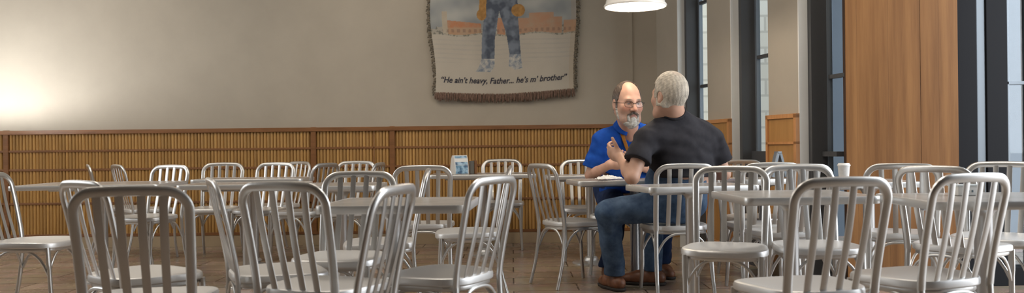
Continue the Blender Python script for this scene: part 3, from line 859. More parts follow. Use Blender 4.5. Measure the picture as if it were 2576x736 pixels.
# ---- the man in black: back to the camera, turned to his left
fb = Vector((-0.40, 0.917, 0)); lb = Vector((-fb.y, fb.x, 0))
def rb(x, f_, z, c=Vector((1.105, 5.89, 0))): return c + lb * x + fb * f_ + Vector((0, 0, z))
Rb = np.array([[-lb[i], fb[i], (0, 0, 1)[i]] for i in range(3)])
shL, shR = at(1622, 355, 5.68), at(1793, 352, 5.92)
elL, elR = at(1590, 446, 5.60), at(1821, 436, 6.0)
wrL, wrR = at(1562, 396, 5.80), at(1752, 431, 6.20)
PB = dict(
    K=1.17, head=at(1684, 244, 5.70), gaze=(-0.57, 0.82, 0.0), neck=at(1698, 293, 5.78), skin=(0.56, 0.33, 0.235), brow=(0.35, 0.28, 0.2),
    trunk=[('ell', at(1712, 385, 5.83), Vector((0.225, 0.15, 0.23)), Rb, None, 0.05, 'add'),
           ('ell', at(1716, 440, 5.87), Vector((0.225, 0.16, 0.20)), Rb, None, 0.06, 'add'),
           ('cone', at(1655, 345, 5.72), at(1770, 345, 5.86), 0.082, 0.082, 0.06, 'add'),
           ('cone', at(1698, 300, 5.78), at(1710, 380, 5.83), 0.078, 0.13, 0.07, 'add'),
           ('cone', at(1690, 297, 5.76), at(1628, 345, 5.70), 0.052, 0.066, 0.06, 'add'),
           ('cone', at(1708, 297, 5.79), at(1790, 348, 5.89), 0.052, 0.066, 0.06, 'add')],
    sh=(shL, shR), el=(elL, elR), wr=(wrL, wrR), ua=0.054,
    hands=[(wrL, (-0.58, 0.62, 0.32), (-0.1, -0.3, 1.0), (0, 0.6, 0.3), 1.2, [(0.5, 0.6, 0.4), (0.6, 0.65, 0.4), (0.75, 0.7, 0.4), (0.85, 0.75, 0.4)], 0.03, (0.80, 0.62, -0.05), 0.05),
           (wrR, (-0.75, 0.65, -0.05), (-0.5, -0.6, 0.3), (0, 0, -1), 1.15, [(0.2, 0.3, 0.2)] * 4)],
    flare=0.034, sleeve=(0.55, 0.60), hem=0.775, neckhole=0.078, shirt=M['black'], shirtname='t_shirt', jeans=M['denim'],
    hip=(rb(0.10, 0, 0.587), rb(-0.10, 0, 0.587)), kn=(at(1528, 534, 5.86), Vector((0.985, 6.19, 0.54))),
    an=(Vector((0.70, 6.0, 0.09)), Vector((0.985, 6.20, 0.09))), leg=1.12, toes=((-0.35, 0.94), (-0.96, 0.28)),
    pelvis=[('ell', rb(0, 0.0, 0.60), Vector((0.205, 0.14, 0.15)), Rb, None, 0.05, 'add'), ('ell', rb(0, -0.01, 0.74), Vector((0.238, 0.168, 0.19)), Rb, None, 0.05, 'add')],
    waist=0.862, cuff=0.10, clip=(True, True))
pb, HB, TB, shirtB, _ = person('man seen from behind with short pale hair and a black T-shirt, raising his left hand', PB)

bm = bmesh.new()
nbB = Vector(PB['neck']); ndB = (HB.w((0, -0.01, -0.05)) - nbB).normalized(); uB = ndB.orthogonal().normalized(); vB = ndB.cross(uB)
rp_ = []
for k in range(36):
    a = 2 * PI * k / 36; dd = uB * math.cos(a) + vB * math.sin(a); lo_, hi_ = -0.14, 0.12
    best = None
    for st in np.linspace(0.12, -0.16, 57):            # slide down the neck until the ring meets the shirt
        q = nbB + ndB * st + dd * 0.079
        if TB.at(q) < 0.006: best = q; break
    rp_.append(best if best is not None else nbB + ndB * -0.02 + dd * 0.079)
rp2 = [(rp_[k - 1] + rp_[k] * 2 + rp_[(k + 1) % 36]) / 4 for k in range(36)]
sweep(bm, rp2, 0.024, 0.012, tuple(ndB), True, 8, 3); from_bm('neckband', bm, M['black'], pb, True)
# hair of the man in black
def hair(H, parent, region, thick, dye, name='hair'):
    f = Field(); H.skull(f); f = f.grow(thick)
    def keep(F, X, Y, Z):
        c = H.c; R = H.R
        q = [((X - c[0]) * R[0, i] + (Y - c[1]) * R[1, i] + (Z - c[2]) * R[2, i]) / H.K for i in range(3)]
        n = 0.0016 * (0.5 * np.sin(420 * q[0] + 90 * q[2]) + 0.5 * np.sin(330 * q[2] + 190 * q[1]) + 0.4 * np.sin(310 * q[1] - 220 * q[0]))
        return np.maximum(F + n * H.K * 0.7, region(*q) * H.K)
    f.func(keep)
    return mesh_from_field(name, f, 0.0042, HAIR, parent, 1, dye)
def reg_b(x, y, z):
    ear = np.sqrt(((np.abs(x) - 0.085) / 0.03) ** 2 + ((y + 0.010) / 0.0205) ** 2 + ((z + 0.003) / 0.0325) ** 2)
    nape = -(z + 0.062 + 0.0 * y)
    front = y - np.where(z > 0.075, 0.052 + 0.25 * (z - 0.075), np.where(z > -0.005, 0.036, 0.018 + 0.0 * z))
    side = -(z + 0.05) * (y > -0.02) - 1.0 * (y <= -0.02)
    return np.maximum(np.maximum(nape, front), np.maximum(side, (1 - ear) * 0.03))
def dye_b(V):
    n = noise3(V * np.array([1, 1, 0.5]), 130, 3)[:, None]; L = HB.loc(V)
    c = np.array([[0.50, 0.445, 0.365]]) * (1 + 0.13 * n)
    top = np.clip(1 - np.sqrt((L[:, 0] / 0.04) ** 2 + ((L[:, 1] + 0.055) / 0.045) ** 2 + ((L[:, 2] - 0.11) / 0.045) ** 2), 0, 1)[:, None]
    return np.clip(c * (1 - 0.6 * top) + np.array([[0.5, 0.3, 0.22]]) * 0.6 * top, 0, 1)
hair(HB, pb, reg_b, 0.012, dye_b)

# ---- the man in blue: facing the camera, looking at the other
fa = Vector((0.30, -0.954, 0)); la = Vector((-fa.y, fa.x, 0))
Ra = np.array([[-la[i], fa[i], (0, 0, 1)[i]] for i in range(3)])
CA = Vector((0.845, 6.79, 0))
def ra(x, f_, z): return CA + la * x + fa * f_ + Vector((0, 0, z))
shR, shL = at(1515, 358, 6.60), at(1648, 350, 6.72)
elR, elL = at(1487, 440, 6.61), at(1664, 430, 6.70)
wrR, wrL = at(1533, 414, 6.40), at(1602, 418, 6.42)
PA = dict(
    K=1.22, head=at(1578, 262, 6.46), gaze=(0.30, -0.95, -0.12), neck=at(1583, 336, 6.62), skin=(0.60, 0.35, 0.255), brow=(0.17, 0.11, 0.075),
    trunk=[('ell', at(1580, 408, 6.72), Vector((0.225, 0.145, 0.25)), Ra, None, 0.05, 'add'),
           ('ell', at(1578, 470, 6.73), Vector((0.225, 0.17, 0.22)), Ra, None, 0.06, 'add'),
           ('cone', at(1530, 350, 6.61), at(1640, 345, 6.70), 0.075, 0.075, 0.06, 'add'),
           ('cone', at(1583, 328, 6.63), at(1582, 390, 6.71), 0.08, 0.13, 0.07, 'add'),
           ('cone', at(1576, 326, 6.62), at(1517, 356, 6.60), 0.05, 0.062, 0.06, 'add'),
           ('cone', at(1592, 326, 6.64), at(1648, 350, 6.72), 0.05, 0.062, 0.06, 'add')],
    sh=(shL, shR), el=(elL, elR), wr=(wrL, wrR), ua=0.056,
    hands=[(wrR, (0.92, -0.12, 0.16), (0, -0.15, 1), (0, 1, 0), 1.18, [(0.25, 0.35, 0.25), (0.35, 0.45, 0.3), (0.5, 0.5, 0.3), (0.6, 0.5, 0.3)], 0.04, (0.5, 0.75, 0.2), 0.2),
           (wrL, (-0.9, -0.2, 0.2), (0, 0.1, 1), (0, 1, 0), 1.15, [(0.4, 0.5, 0.3)] * 4)],
    stubble=0.5, fore=0.86, flare=0.030, sleeve=(0.86, 0.80), hem=0.63, neckhole=0.086, shirt=M['blue'], shirtname='polo_shirt', jeans=M['denimdark'],
    hip=(ra(0.10, 0, 0.59), ra(-0.10, 0, 0.59)), kn=(Vector((1.10, 6.36, 0.54)), Vector((0.755, 6.30, 0.54))),
    an=(Vector((1.12, 6.62, 0.09)), Vector((0.70, 6.44, 0.09))), leg=1.08, toes=((0.2, -0.98), (0.05, -1.0)),
    pelvis=[('ell', ra(0, 0, 0.625), Vector((0.20, 0.15, 0.15)), Ra, None, 0.05, 'add'), ('ell', ra(0, 0.0, 0.68), Vector((0.215, 0.165, 0.12)), Ra, None, 0.05, 'add')],
    waist=0.72, cuff=0.10)
pa, HA, TA, shirtA, fieldA = person('bearded balding man with glasses and a royal blue polo shirt, sitting facing the camera', PA)

def reg_a(x, y, z):
    ear = np.sqrt(((np.abs(x) - 0.085) / 0.03) ** 2 + ((y + 0.010) / 0.0205) ** 2 + ((z + 0.003) / 0.0325) ** 2)
    bald = 1 - np.sqrt((x / 0.064) ** 2 + ((y - 0.075) / 0.083) ** 2 + ((z - 0.10) / 0.10) ** 2)
    front = y - np.where(z > 0.03, 0.030, 0.022)
    nape = -(z + 0.06); side = -(z + 0.02) * (y > -0.02) - 1.0 * (y <= -0.02)
    return np.maximum.reduce([front + 0 * x, nape + 0 * x + 0 * y, side + 0 * x, bald * 0.06, (1 - ear) * 0.03])
def dye_a(V):
    L = HA.loc(V); n = noise3(V, 140, 4)[:, None]
    g = np.clip(0.5 - L[:, 2:3] * 7, 0, 1)
    return np.clip((np.array([[0.085, 0.06, 0.045]]) * (1 - g) + np.array([[0.33, 0.32, 0.31]]) * g) * (1 + 0.2 * n), 0, 1)
hair(HA, pa, reg_a, 0.008, dye_a)

# beard: inflated lower face kept inside a jaw-and-moustache region
bf = Field(); HA.skull(bf); HA.ell(bf, (0, 0.088, -0.055), (0.026, 0.012, 0.012), 0.01); HA.ell(bf, (0, 0.074, -0.105), (0.030, 0.026, 0.034), 0.02)
bf = bf.grow(0.0055)
rg = Field()
for s in (-1, 1):
    rg.cone((s * 0.075, 0.008, -0.012), (s * 0.066, 0.030, -0.075), 0.010, 0.012, 0.01)
    rg.cone((s * 0.066, 0.030, -0.075), (s * 0.03, 0.075, -0.112), 0.013, 0.018, 0.01)
    rg.cone((s * 0.005, 0.104, -0.043), (s * 0.034, 0.088, -0.060), 0.0085, 0.0075, 0.004)
    rg.cone((s * 0.034, 0.088, -0.060), (s * 0.028, 0.085, -0.09), 0.0065, 0.010, 0.006)
rg.cone((0, 0.085, -0.088), (0, 0.08, -0.135), 0.022, 0.03, 0.01)
def keep_beard(F, X, Y, Z):
    c = HA.c; R = HA.R
    q = [((X - c[0]) * R[0, i] + (Y - c[1]) * R[1, i] + (Z - c[2]) * R[2, i]) / HA.K for i in range(3)]
    d = None
    for o in rg.ops:
        e = Field.dist(o, *q); d = e if d is None else np.minimum(d, e)
    n = 0.0016 * (np.sin(330 * q[0] + 60 * q[1]) + np.sin(250 * q[2] + 130 * q[0]))
    return np.maximum(F + n * HA.K, d * HA.K)
bf.func(keep_beard)
def dye_beard(V):
    L = HA.loc(V); n = noise3(V, 160, 5)[:, None]
    m = np.clip((L[:, 2:3] + 0.072) * 60, 0, 1) * (np.abs(L[:, 0:1]) < 0.045) * (L[:, 1:2] > 0.06)
    side = np.clip((np.abs(L[:, 0:1]) - 0.022) * 40, 0, 1) * (L[:, 1:2] > 0.04) * 0.25
    c = np.array([[0.52, 0.50, 0.46]]) * (1 - side); c = c * (1 - m) + np.array([[0.12, 0.085, 0.065]]) * m
    return np.clip(c * (1 + 0.14 * n), 0, 1)
mesh_from_field('beard', bf, 0.0040, HAIR, pa, 1, dye_beard)

# spectacles: rims, bridge, temples
bm = bmesh.new()
def hp(p): return HA.w(p)
fn = Vector(HA.R[:, 1])
for s in (-1, 1):
    pts = []
    for k in range(20):
        a = 2 * PI * k / 20; ca, sa = math.cos(a), math.sin(a)
        X = s * 0.034 + 0.0265 * math.copysign(abs(ca) ** 0.7, ca); Zz = 0.006 + 0.0165 * math.copysign(abs(sa) ** 0.75, sa)
        pts.append(hp((X, 0.104 - 0.25 * max(0, abs(X) - 0.02), Zz)))
    sweep(bm, pts, 0.0030, 0.0030, tuple(fn), True, 6, 2)
    sweep(bm, [hp((s * 0.060, 0.094, 0.014)), hp((s * 0.076, 0.084, 0.014)), hp((s * 0.086, 0.04, 0.012)), hp((s * 0.085, -0.015, 0.01))], 0.005, 0.003, (0, 0, 1), False, 6, 2)
sweep(bm, [hp((-0.0085, 0.104, 0.011)), hp((0, 0.110, 0.014)), hp((0.0085, 0.104, 0.011))], 0.004, 0.004, tuple(fn), False, 6, 2)
gl = from_bm('eyeglasses', bm, M['spectacle'], pa, True)
bm = bmesh.new()
for s in (-1, 1):
    vs = []
    for k in range(20):
        a = 2 * PI * k / 20; ca, sa = math.cos(a), math.sin(a)
        X = s * 0.034 + 0.025 * math.copysign(abs(ca) ** 0.7, ca); Zz = 0.006 + 0.015 * math.copysign(abs(sa) ** 0.75, sa)
        vs.append(bm.verts.new(hp((X, 0.104 - 0.25 * max(0, abs(X) - 0.02), Zz))))
    bm.faces.new(vs)
from_bm('lens', bm, LENS, gl)

# polo collar: two turned-down flaps round the neck
nb = Vector(PA['neck']); nd = (HA.w((0, -0.01, -0.05)) - nb).normalized()
rx = Vector((-la.x, -la.y, 0)); ry = fa
cf = Field()
ringp = []
for k in range(25):
    a = PI / 2 + math.radians(30) + (2 * PI - math.radians(60)) * k / 24
    ringp.append(nb + nd * (0.082 - 0.070 * math.sin(a)) + rx * 0.088 * math.cos(a) + ry * 0.086 * math.sin(a))
bm = bmesh.new(); sd = []
for k in range(25):
    a = PI / 2 + math.radians(30) + (2 * PI - math.radians(60)) * k / 24
    sd.append(tuple((nd * 0.8 - (rx * math.cos(a) + ry * math.sin(a)) * 0.75).normalized()))
sweep(bm, ringp, [0.055 + 0.02 * abs(k - 12) / 12 for k in range(25)], 0.007, sd, False, 10, 4)
from_bm('collar', bm, M['blue'], pa, True)

# lanyard: flat strap lying on the chest
def on_shirt(p):
    p = Vector(p); d = Vector((0, -1, 0))
    q = p + d * 0.6
    for _ in range(60):
        e = fieldA.at(q)
        if e < 0.007: break
        q -= d * min(e * 0.7, 0.05)
    return q
lp = [on_shirt(at(x_, y_, 6.66)) for x_, y_ in ((1556, 330), (1561, 342), (1567, 358), (1574, 376), (1582, 396), (1590, 418), (1598, 440))]
bm = bmesh.new(); sweep(bm, smooth_path(lp, 4), 0.026, 0.004, (1, 0, 0.35), False, 8, 5)
from_bm('lanyard', bm, M['strap'], pa, True)
from mathutils import noise as mnoise
# ------------------------------------------------------------------ woven wall hanging
TX0, TX1, TZ0, TZ1 = gx(1086, 8.96), gx(1455, 8.96), 1.545, 3.02
TW = TX1 - TX0
def drape(u, v):
    """u across 0..1, v height above the lower edge in metres -> point on the cloth"""
    sag = 0.020 * math.sin(PI * min(max((u - 0.05) / 0.9, 0), 1)) * math.exp(-v * 1.5)
    rise = 0.055 * max(0, u - 0.45) ** 1.3 * math.exp(-v * 1.2)
    inn = 0.022 * math.exp(-v * 0.9) * (0.5 - u) + 0.012 * math.sin(v * 5.0 + 0.6) * (1 if u < 0.5 else -0.6) * abs(u - 0.5) * 2
    y = WALL_Y - 0.034 - 0.011 * math.sin(u * 9.5 + 0.4) * math.exp(-v * 0.6) - 0.006 * math.sin(u * 23 + v * 3) - 0.012 * math.exp(-v * 2.5)
    return Vector((TX0 + u * TW + inn * 2, y, TZ0 + v - sag + rise))
def dye_picture(px, py):
    """woven picture: a pair of trouser legs standing before low terracotta buildings on pale ground"""
    n = lambda s, k: 1.6 * mnoise.noise(Vector((px * s * 0.5 + 7.3 * k, py * s * 0.5, k * 3.1))) + 0.7 * mnoise.noise(Vector((px * s * 1.4 + 5 * k, py * s * 1.4, k)))
    def mixc(a, b, t): return tuple(x + (y - x) * t for x, y in zip(a, b))
    r = random.random()
    c = mixc((0.44, 0.40, 0.33), (0.52, 0.47, 0.39), 0.5 + 0.25 * n(0.03, 1) + 0.25 * (r - 0.5))
    if 85 < py < 150: c = mixc(c, (0.40, 0.37, 0.33), max(0, 0.5 * math.sin(py * 0.55 + 0.8 * math.sin(px * 0.03)) - 0.1 + 0.15 * n(0.09, 3)))
    horizon = 82 + 3 * math.sin(px * 0.05)
    if py < horizon:
        top = 46 + 8 * math.sin(px * 0.021) + 4 * n(0.07, 2)
        c = mixc((0.24, 0.26, 0.265), (0.42, 0.42, 0.39), min(max(0.5 + 0.35 * n(0.035, 4) + 0.25 * math.sin(py * 0.11 + px * 0.02), 0), 1))
        bl = None
        if 1132 < px < 1216 and py > 44 + (px - 1132) * 0.10: bl = (0.46, 0.20, 0.10) if py < 62 else (0.44, 0.27, 0.16)
        if 1255 < px < 1275 and py > 38: bl = (0.46, 0.22, 0.12)
        if 1308 < px < 1418 and py > 28 + (0 if px > 1335 and px < 1396 else 12): bl = (0.44, 0.245, 0.15)
        if 1422 < px and py > 48: bl = (0.45, 0.25, 0.15)
        if 1119 < px < 1132 and py > 22: bl = (0.47, 0.42, 0.33)
        if bl and py < horizon - 4:
            c = mixc(bl, (0.40, 0.31, 0.22), min(max(0.3 + 0.3 * n(0.16, 5), 0), 1))
            if py > 58 and int(px / 7) % 2 and int((py - 58) / 8) % 2 and n(0.2, 7) > -0.5: c = mixc(c, (0.24, 0.15, 0.11), 0.6)
        elif py > 62 + 8 * n(0.09, 6): c = mixc(c, (0.16, 0.15, 0.11) if n(0.31, 8) > 0.2 else (0.42, 0.37, 0.29), 0.75)
    def inside(poly):
        k = False; j = len(poly) - 1
        for i in range(len(poly)):
            if (poly[i][1] > py) != (poly[j][1] > py) and px < (poly[j][0] - poly[i][0]) * (py - poly[i][1]) / (poly[j][1] - poly[i][1] + 1e-9) + poly[i][0]: k = not k
            j = i
        return k
    legs = inside([(1230, -130), (1258, -130), (1261, 20), (1249, 88), (1246, 148), (1212, 148), (1216, 88), (1226, 20)]) or \
        inside([(1257, -130), (1304, -130), (1308, 45), (1315, 134), (1287, 136), (1278, 78), (1261, 24)])
    if legs:
        c = mixc((0.075, 0.09, 0.12), (0.19, 0.22, 0.265), min(max(0.45 + 0.75 * n(0.10, 9) + 0.1 * math.sin(px * 0.35 + py * 0.02), 0), 1))
    if inside([(1212, 140), (1247, 140), (1246, 158), (1236, 172), (1196, 172), (1206, 158)]) or inside([(1285, 130), (1314, 130), (1320, 164), (1300, 168), (1284, 158)]):
        c = mixc((0.20, 0.24, 0.29), (0.55, 0.52, 0.46), min(max(0.5 + 0.6 * n(0.22, 10), 0), 1))
    if ((px - 1217) / 12) ** 2 + ((py - 30) / 14) ** 2 < 1 or ((px - 1308) / 17) ** 2 + ((py - 20) / 16) ** 2 < 1 or inside([(1213, -20), (1230, -20), (1228, 28), (1210, 26)]):
        c = mixc((0.30, 0.16, 0.05), (0.46, 0.25, 0.08), min(max(0.5 + 0.5 * n(0.25, 11), 0), 1))
    return c
NU, NV = 372, 300
vs, cs = [], []
for j in range(NV + 1):
    v = (TZ1 - TZ0) * j / NV
    for i in range(NU + 1):
        u = i / NU; p = drape(u, v); vs.append(p)
        sc = F_PX / 8.98
        px = 1088 + u * 367; py = 228 - v * sc
        c = dye_picture(px, py)
        if px > 1441: c = tuple(a * 0.72 + b * 0.28 for a, b in zip(c, (0.42, 0.30, 0.18)))
        cs.append((*c, 1))
fs = [(j * (NU + 1) + i, j * (NU + 1) + i + 1, (j + 1) * (NU + 1) + i + 1, (j + 1) * (NU + 1) + i) for j in range(NV) for i in range(NU)]
me = bpy.data.meshes.new('wall_tapestry'); me.from_pydata([tuple(v) for v in vs], [], fs); me.update()
ca = me.color_attributes.new('dye', 'FLOAT_COLOR', 'POINT'); ca.data.foreach_set('color', np.array(cs, np.float32).ravel())
TAP = vcol_mat('woven_cloth', 0.9, 420, 0.5, 0.003)
tap = new_obj('wall_tapestry', me, TAP, None, True)
sm = tap.modifiers.new('thickness', 'SOLIDIFY'); sm.thickness = 0.005; sm.offset = 0
tag(tap, 'woven tapestry with fringe hanging on the wall, trouser legs before terracotta buildings over a caption', 'tapestry')
M['fringe'] = cloth_mat('brown_fringe_yarn', (0.10, 0.055, 0.04), (0.24, 0.16, 0.12), 0.9, 70)
M['cord'] = cloth_mat('mottled_edge_yarn', (0.025, 0.025, 0.022), (0.30, 0.25, 0.18), 0.9, 55)
M['ink'] = mat('dark_thread', (0.04, 0.04, 0.055), 0.9)
bm = bmesh.new()
for k in range(118):                       # looped yarn tassels along the lower edge
    u = (k + 0.5 + random.uniform(-0.3, 0.3)) / 118; p = drape(u, 0.0)
    L = random.uniform(0.055, 0.085); dx = random.uniform(-0.012, 0.012)
    pts = smooth_path([p + Vector((0, 0.002, 0.012)), p + Vector((dx * 0.3, -0.008, -L * 0.4)), p + Vector((dx, random.uniform(-0.006, 0.004), -L))], 3)
    sweep(bm, pts, [0.010, 0.012, 0.014, 0.015, 0.016, 0.014, 0.008], 0.011, (1, 0, 0), False, 6, 2)
from_bm('fringe', bm, M['fringe'], tap, True)
bm = bmesh.new()
for e in (0.0, 1.0):
    for k in range(100):
        v = (TZ1 - TZ0) * (k + random.uniform(-0.3, 0.3)) / 100; p = drape(e, max(v, 0)); s = 1 if e > 0.5 else -1
        L = random.uniform(0.014, 0.034)
        sweep(bm, smooth_path([p + Vector((-s * 0.008, 0, 0)), p + Vector((s * L * 0.6, -0.004, random.uniform(-0.01, 0.006))), p + Vector((s * L, 0.002, random.uniform(-0.03, 0.0)))], 2), [0.016, 0.017, 0.016, 0.013, 0.008], 0.012, (0, 0, 1), False, 6, 2)
from_bm('edging', bm, M['cord'], tap, True)
# the caption, woven in dark thread
tcv = bpy.data.curves.new('caption', 'FONT'); tcv.body = "\u201cHe ain\u2019t heavy, Father... he\u2019s m\u2019 brother\u201d"
tcv.size = 1.0; tcv.shear = 0.28; tcv.offset = 0.022; tcv.resolution_u = 3; tcv.fill_mode = 'FRONT'
to = bpy.data.objects.new('caption', tcv); COL.objects.link(to)
bpy.context.view_layer.update()
tm = bpy.data.meshes.new_from_object(to.evaluated_get(bpy.context.evaluated_depsgraph_get()))
COL.objects.unlink(to); bpy.data.objects.remove(to)
xs = [v.co.x for v in tm.vertices]; x0, x1 = min(xs), max(xs)
bm = bmesh.new(); bm.from_mesh(tm); bmesh.ops.triangulate(bm, faces=bm.faces)
bmesh.ops.subdivide_edges(bm, edges=[e for e in bm.edges if e.calc_length() > 0.25], cuts=1)
hscale = 0.084
for vv in bm.verts:
    u = 0.045 + 0.905 * (vv.co.x - x0) / (x1 - x0); p = drape(u, 0.112 + vv.co.y * hscale); vv.co = p + Vector((0, -0.0048, 0))
o = from_bm('caption', bm, M['ink'], tap)
o['label'] = 'dark slanted caption lettering'

# ------------------------------------------------------------------ pendant lamp over the men's table
LP = at(1598, 18, 6.3); zr = LP.z
lamp = empty('pendant_lamp', (LP.x, LP.y, 0)); tag(lamp, 'white dome pendant lamp hanging over the two men', 'lamp')
M['shade'] = mat('opal_shade', (0.86, 0.84, 0.79), 0.25)
b_ = M['shade'].node_tree.nodes['Principled BSDF']; b_.inputs['Transmission Weight'].default_value = 0.0
bm = bmesh.new()
outer = [(0.222, 0.0), (0.226, 0.008), (0.222, 0.018), (0.214, 0.024), (0.208, 0.05), (0.19, 0.095), (0.158, 0.14), (0.11, 0.178), (0.062, 0.20), (0.045, 0.215), (0.045, 0.26), (0.03, 0.275)]
inner = [(max(r - 0.006, 0.004), z - 0.004) for r, z in reversed(outer)]; inner[-1] = (0.217, 0.002)
lathe(bm, outer + inner[3:], 64, (0, 0, zr), False)
r0 = None
shade = from_bm('lamp_shade', bm, M['shade'], lamp, True, 60)
bm = bmesh.new(); sweep(bm, [(0, 0, zr + 0.26), (0, 0, 3.0), (0, 0, 3.79)], 0.018, 0.018, (1, 0, 0)); from_bm('stem', bm, M['column'], lamp, True)
bm = bmesh.new(); lathe(bm, [(0.07, 3.76), (0.07, 3.785), (0.05, 3.80)], 32); from_bm('ceiling_rose', bm, M['white'], lamp, True, 40)
bm = bmesh.new(); lathe(bm, [(0.006, zr + 0.07), (0.03, zr + 0.08), (0.042, zr + 0.11), (0.036, zr + 0.15), (0.02, zr + 0.18), (0.02, zr + 0.24)], 24)
from_bm('bulb', bm, mat('lit_bulb', (1, 1, 1), 0.3, emit=(1.0, 0.86, 0.66), es=14), lamp, True)

# ------------------------------------------------------------------ added floor uplighter, unseen past the left edge, bowl shaped for the wall glow
UX, UY = -5.22, 8.06
up = empty('added_uplighter', (UX, UY, 0)); tag(up, 'added standing uplighter, unseen beyond the left edge, throwing the pale glow', 'lamp')
bm = bmesh.new(); lathe(bm, [(0.03, 1.08), (0.08, 1.10), (0.16, 1.16), (0.20, 1.235), (0.205, 1.24), (0.195, 1.236), (0.15, 1.17), (0.06, 1.115), (0.02, 1.11)], 40, (0, 0, 0), False); from_bm('bowl', bm, M['frame'], up, True, 60)
bm = bmesh.new(); lathe(bm, [(0.014, 0.03), (0.014, 1.1)], 16); from_bm('pole', bm, M['frame'], up, True, 40)
bm = bmesh.new(); lathe(bm, [(0.15, 0), (0.15, 0.02), (0.03, 0.035)], 32); from_bm('base', bm, M['frame'], up, True, 40)

# ------------------------------------------------------------------ small things on the tables
TT = 0.7465
# blue napkin dispenser on the table by the wall
dx, dy = gx(1156, 8.0), 7.95
d = empty('napkin_dispenser', (dx, dy, TT), math.radians(24)); tag(d, 'blue and white napkin dispenser on the table by the slatted wall', 'napkin dispenser')
def prism(bm, prof, y0, y1):          # outline in x,z pushed along y
    a = [bm.verts.new((p[0], y0, p[1])) for p in prof]; b = [bm.verts.new((p[0], y1, p[1])) for p in prof]
    bm.faces.new(a); bm.faces.new(list(reversed(b)))
    for k in range(len(prof)): bm.faces.new((a[k], a[(k + 1) % len(prof)], b[(k + 1) % len(prof)], b[k]))
sidep = [(-0.062, 0.0), (0.062, 0.0), (0.064, 0.035), (0.058, 0.085), (0.043, 0.135), (0.022, 0.172), (-0.012, 0.172), (-0.04, 0.135), (-0.056, 0.085), (-0.063, 0.035)]
# body profile lies in the y-z plane, the printed face looks to the camera
bm = bmesh.new(); prism(bm, sidep, -0.066, 0.066)
bmesh.ops.rotate(bm, verts=bm.verts, cent=(0, 0, 0), matrix=Matrix.Rotation(-PI / 2, 3, 'Z')); from_bm('body', bm, M['white'], d)
def insert_mat():
    m = mat('printed_insert', (0.3, 0.45, 0.6), 0.35)
    n, l, b = nodes(m); v = coords(m)
    t, r = ramp_noise(m, v, (0.02, 0.06, 0.16), (0.42, 0.62, 0.78), 22, 3, 0.5, 0.38, 0.62)
    e = r.color_ramp.elements.new(0.5); e.color = (0.16, 0.33, 0.5, 1)
    return m
bm = bmesh.new()
for z0, z1, y0, y1 in ((0.006, 0.082, -0.0665, -0.0605), (0.086, 0.165, -0.0595, -0.03)):
    q = [(-0.058, y0, z0), (0.058, y0, z0), (0.058, y1, z1), (-0.058, y1, z1)]
    a = [bm.verts.new(p) for p in q]; b = [bm.verts.new((p[0], p[1] + 0.012, p[2])) for p in q]
    bm.faces.new(a); bm.faces.new(list(reversed(b)))
    for k in range(4): bm.faces.new((a[k], a[(k + 1) % 4], b[(k + 1) % 4], b[k]))
from_bm('printed_panel', bm, insert_mat(), d)
# brown menu stand beside it
ms = empty('menu_holder', (gx(1187, 8.0) + 0.005, 8.06, TT), math.radians(12)); tag(ms, 'brown and grey menu holder right behind the blue napkin dispenser', 'menu holder')
bm = bmesh.new(); box(bm, (-0.03, -0.04, 0), (0.005, 0.04, 0.118), 0.003); from_bm('holder', bm, mat('grey_holder', (0.16, 0.155, 0.14), 0.5), ms)
bm = bmesh.new(); box(bm, (0.007, -0.045, 0), (0.03, 0.045, 0.122), 0.002); from_bm('menu_card', bm, M['rail'], ms)

# crumpled napkin in front of the man in blue
bm = bmesh.new(); bmesh.ops.create_grid(bm, x_segments=26, y_segments=20, size=0.5)
rs = np.random.RandomState(3)
for v in bm.verts:
    x, y = v.co.x, v.co.y; e = max(abs(x), abs(y)) * 2
    h = abs(math.sin(9 * x + 3 * math.sin(7 * y))) * 0.5 + abs(math.sin(11 * y + 2.5 * math.sin(6 * x + 1))) * 0.4 + 0.25 * rs.rand()
    v.co = Vector((x * 0.17 * (1 - 0.15 * math.sin(6 * y)), y * 0.12 * (1 - 0.2 * math.sin(5 * x)), 0.003 + 0.03 * h * (1.05 - e ** 2 * 0.8)))
nk_ = from_bm('paper_napkin', bm, M['paper'], None, True); nk_.location = (gx(1530, 6.2), 6.22, TT); nk_.rotation_euler = (0, 0, 0.3)
nk_.modifiers.new('thickness', 'SOLIDIFY').thickness = 0.0012
tag(nk_, 'crumpled white paper napkin on the table before the man in blue', 'napkin')

# white cup on the table by the pier
cx = gx(2122, 5.5)
cup = empty('paper_cup', (cx, 5.5, TT)); tag(cup, 'white paper cup on the table before the board-clad pier', 'cup')
bm = bmesh.new(); lathe(bm, [(0.027, 0.0), (0.029, 0.003), (0.036, 0.098), (0.038, 0.101), (0.036, 0.103), (0.034, 0.098), (0.028, 0.01)], 32); from_bm('cup_body', bm, M['paper'], cup, True, 50)
bm = bmesh.new(); lathe(bm, [(0.0395, 0.097), (0.040, 0.105), (0.035, 0.109), (0.033, 0.116), (0.010, 0.116)], 32); from_bm('lid', bm, M['white'], cup, True, 50)

# white tub on the near right table
tub = empty('plastic_tub', (gx(2426, 3.95), 3.95, TT), 0.1); tag(tub, 'small white tub on the near table at the right edge', 'tub')
bm = bmesh.new(); box(bm, (-0.058, -0.04, 0), (0.058, 0.04, 0.042), 0.008); from_bm('tub_body', bm, M['white'], tub, True, 40)
bm = bmesh.new(); box(bm, (-0.061, -0.043, 0.041), (0.061, 0.043, 0.048), 0.003); from_bm('lid', bm, mat('frosted_lid', (0.72, 0.78, 0.8), 0.3), tub)
bm = bmesh.new()
for k in range(3): box(bm, (-0.03 + 0.018 * k, -0.0412, 0.014), (-0.022 + 0.018 * k, -0.0395, 0.024), 0.001)
from_bm('mark', bm, mat('grey_blue_mark', (0.12, 0.17, 0.2), 0.6), tub)

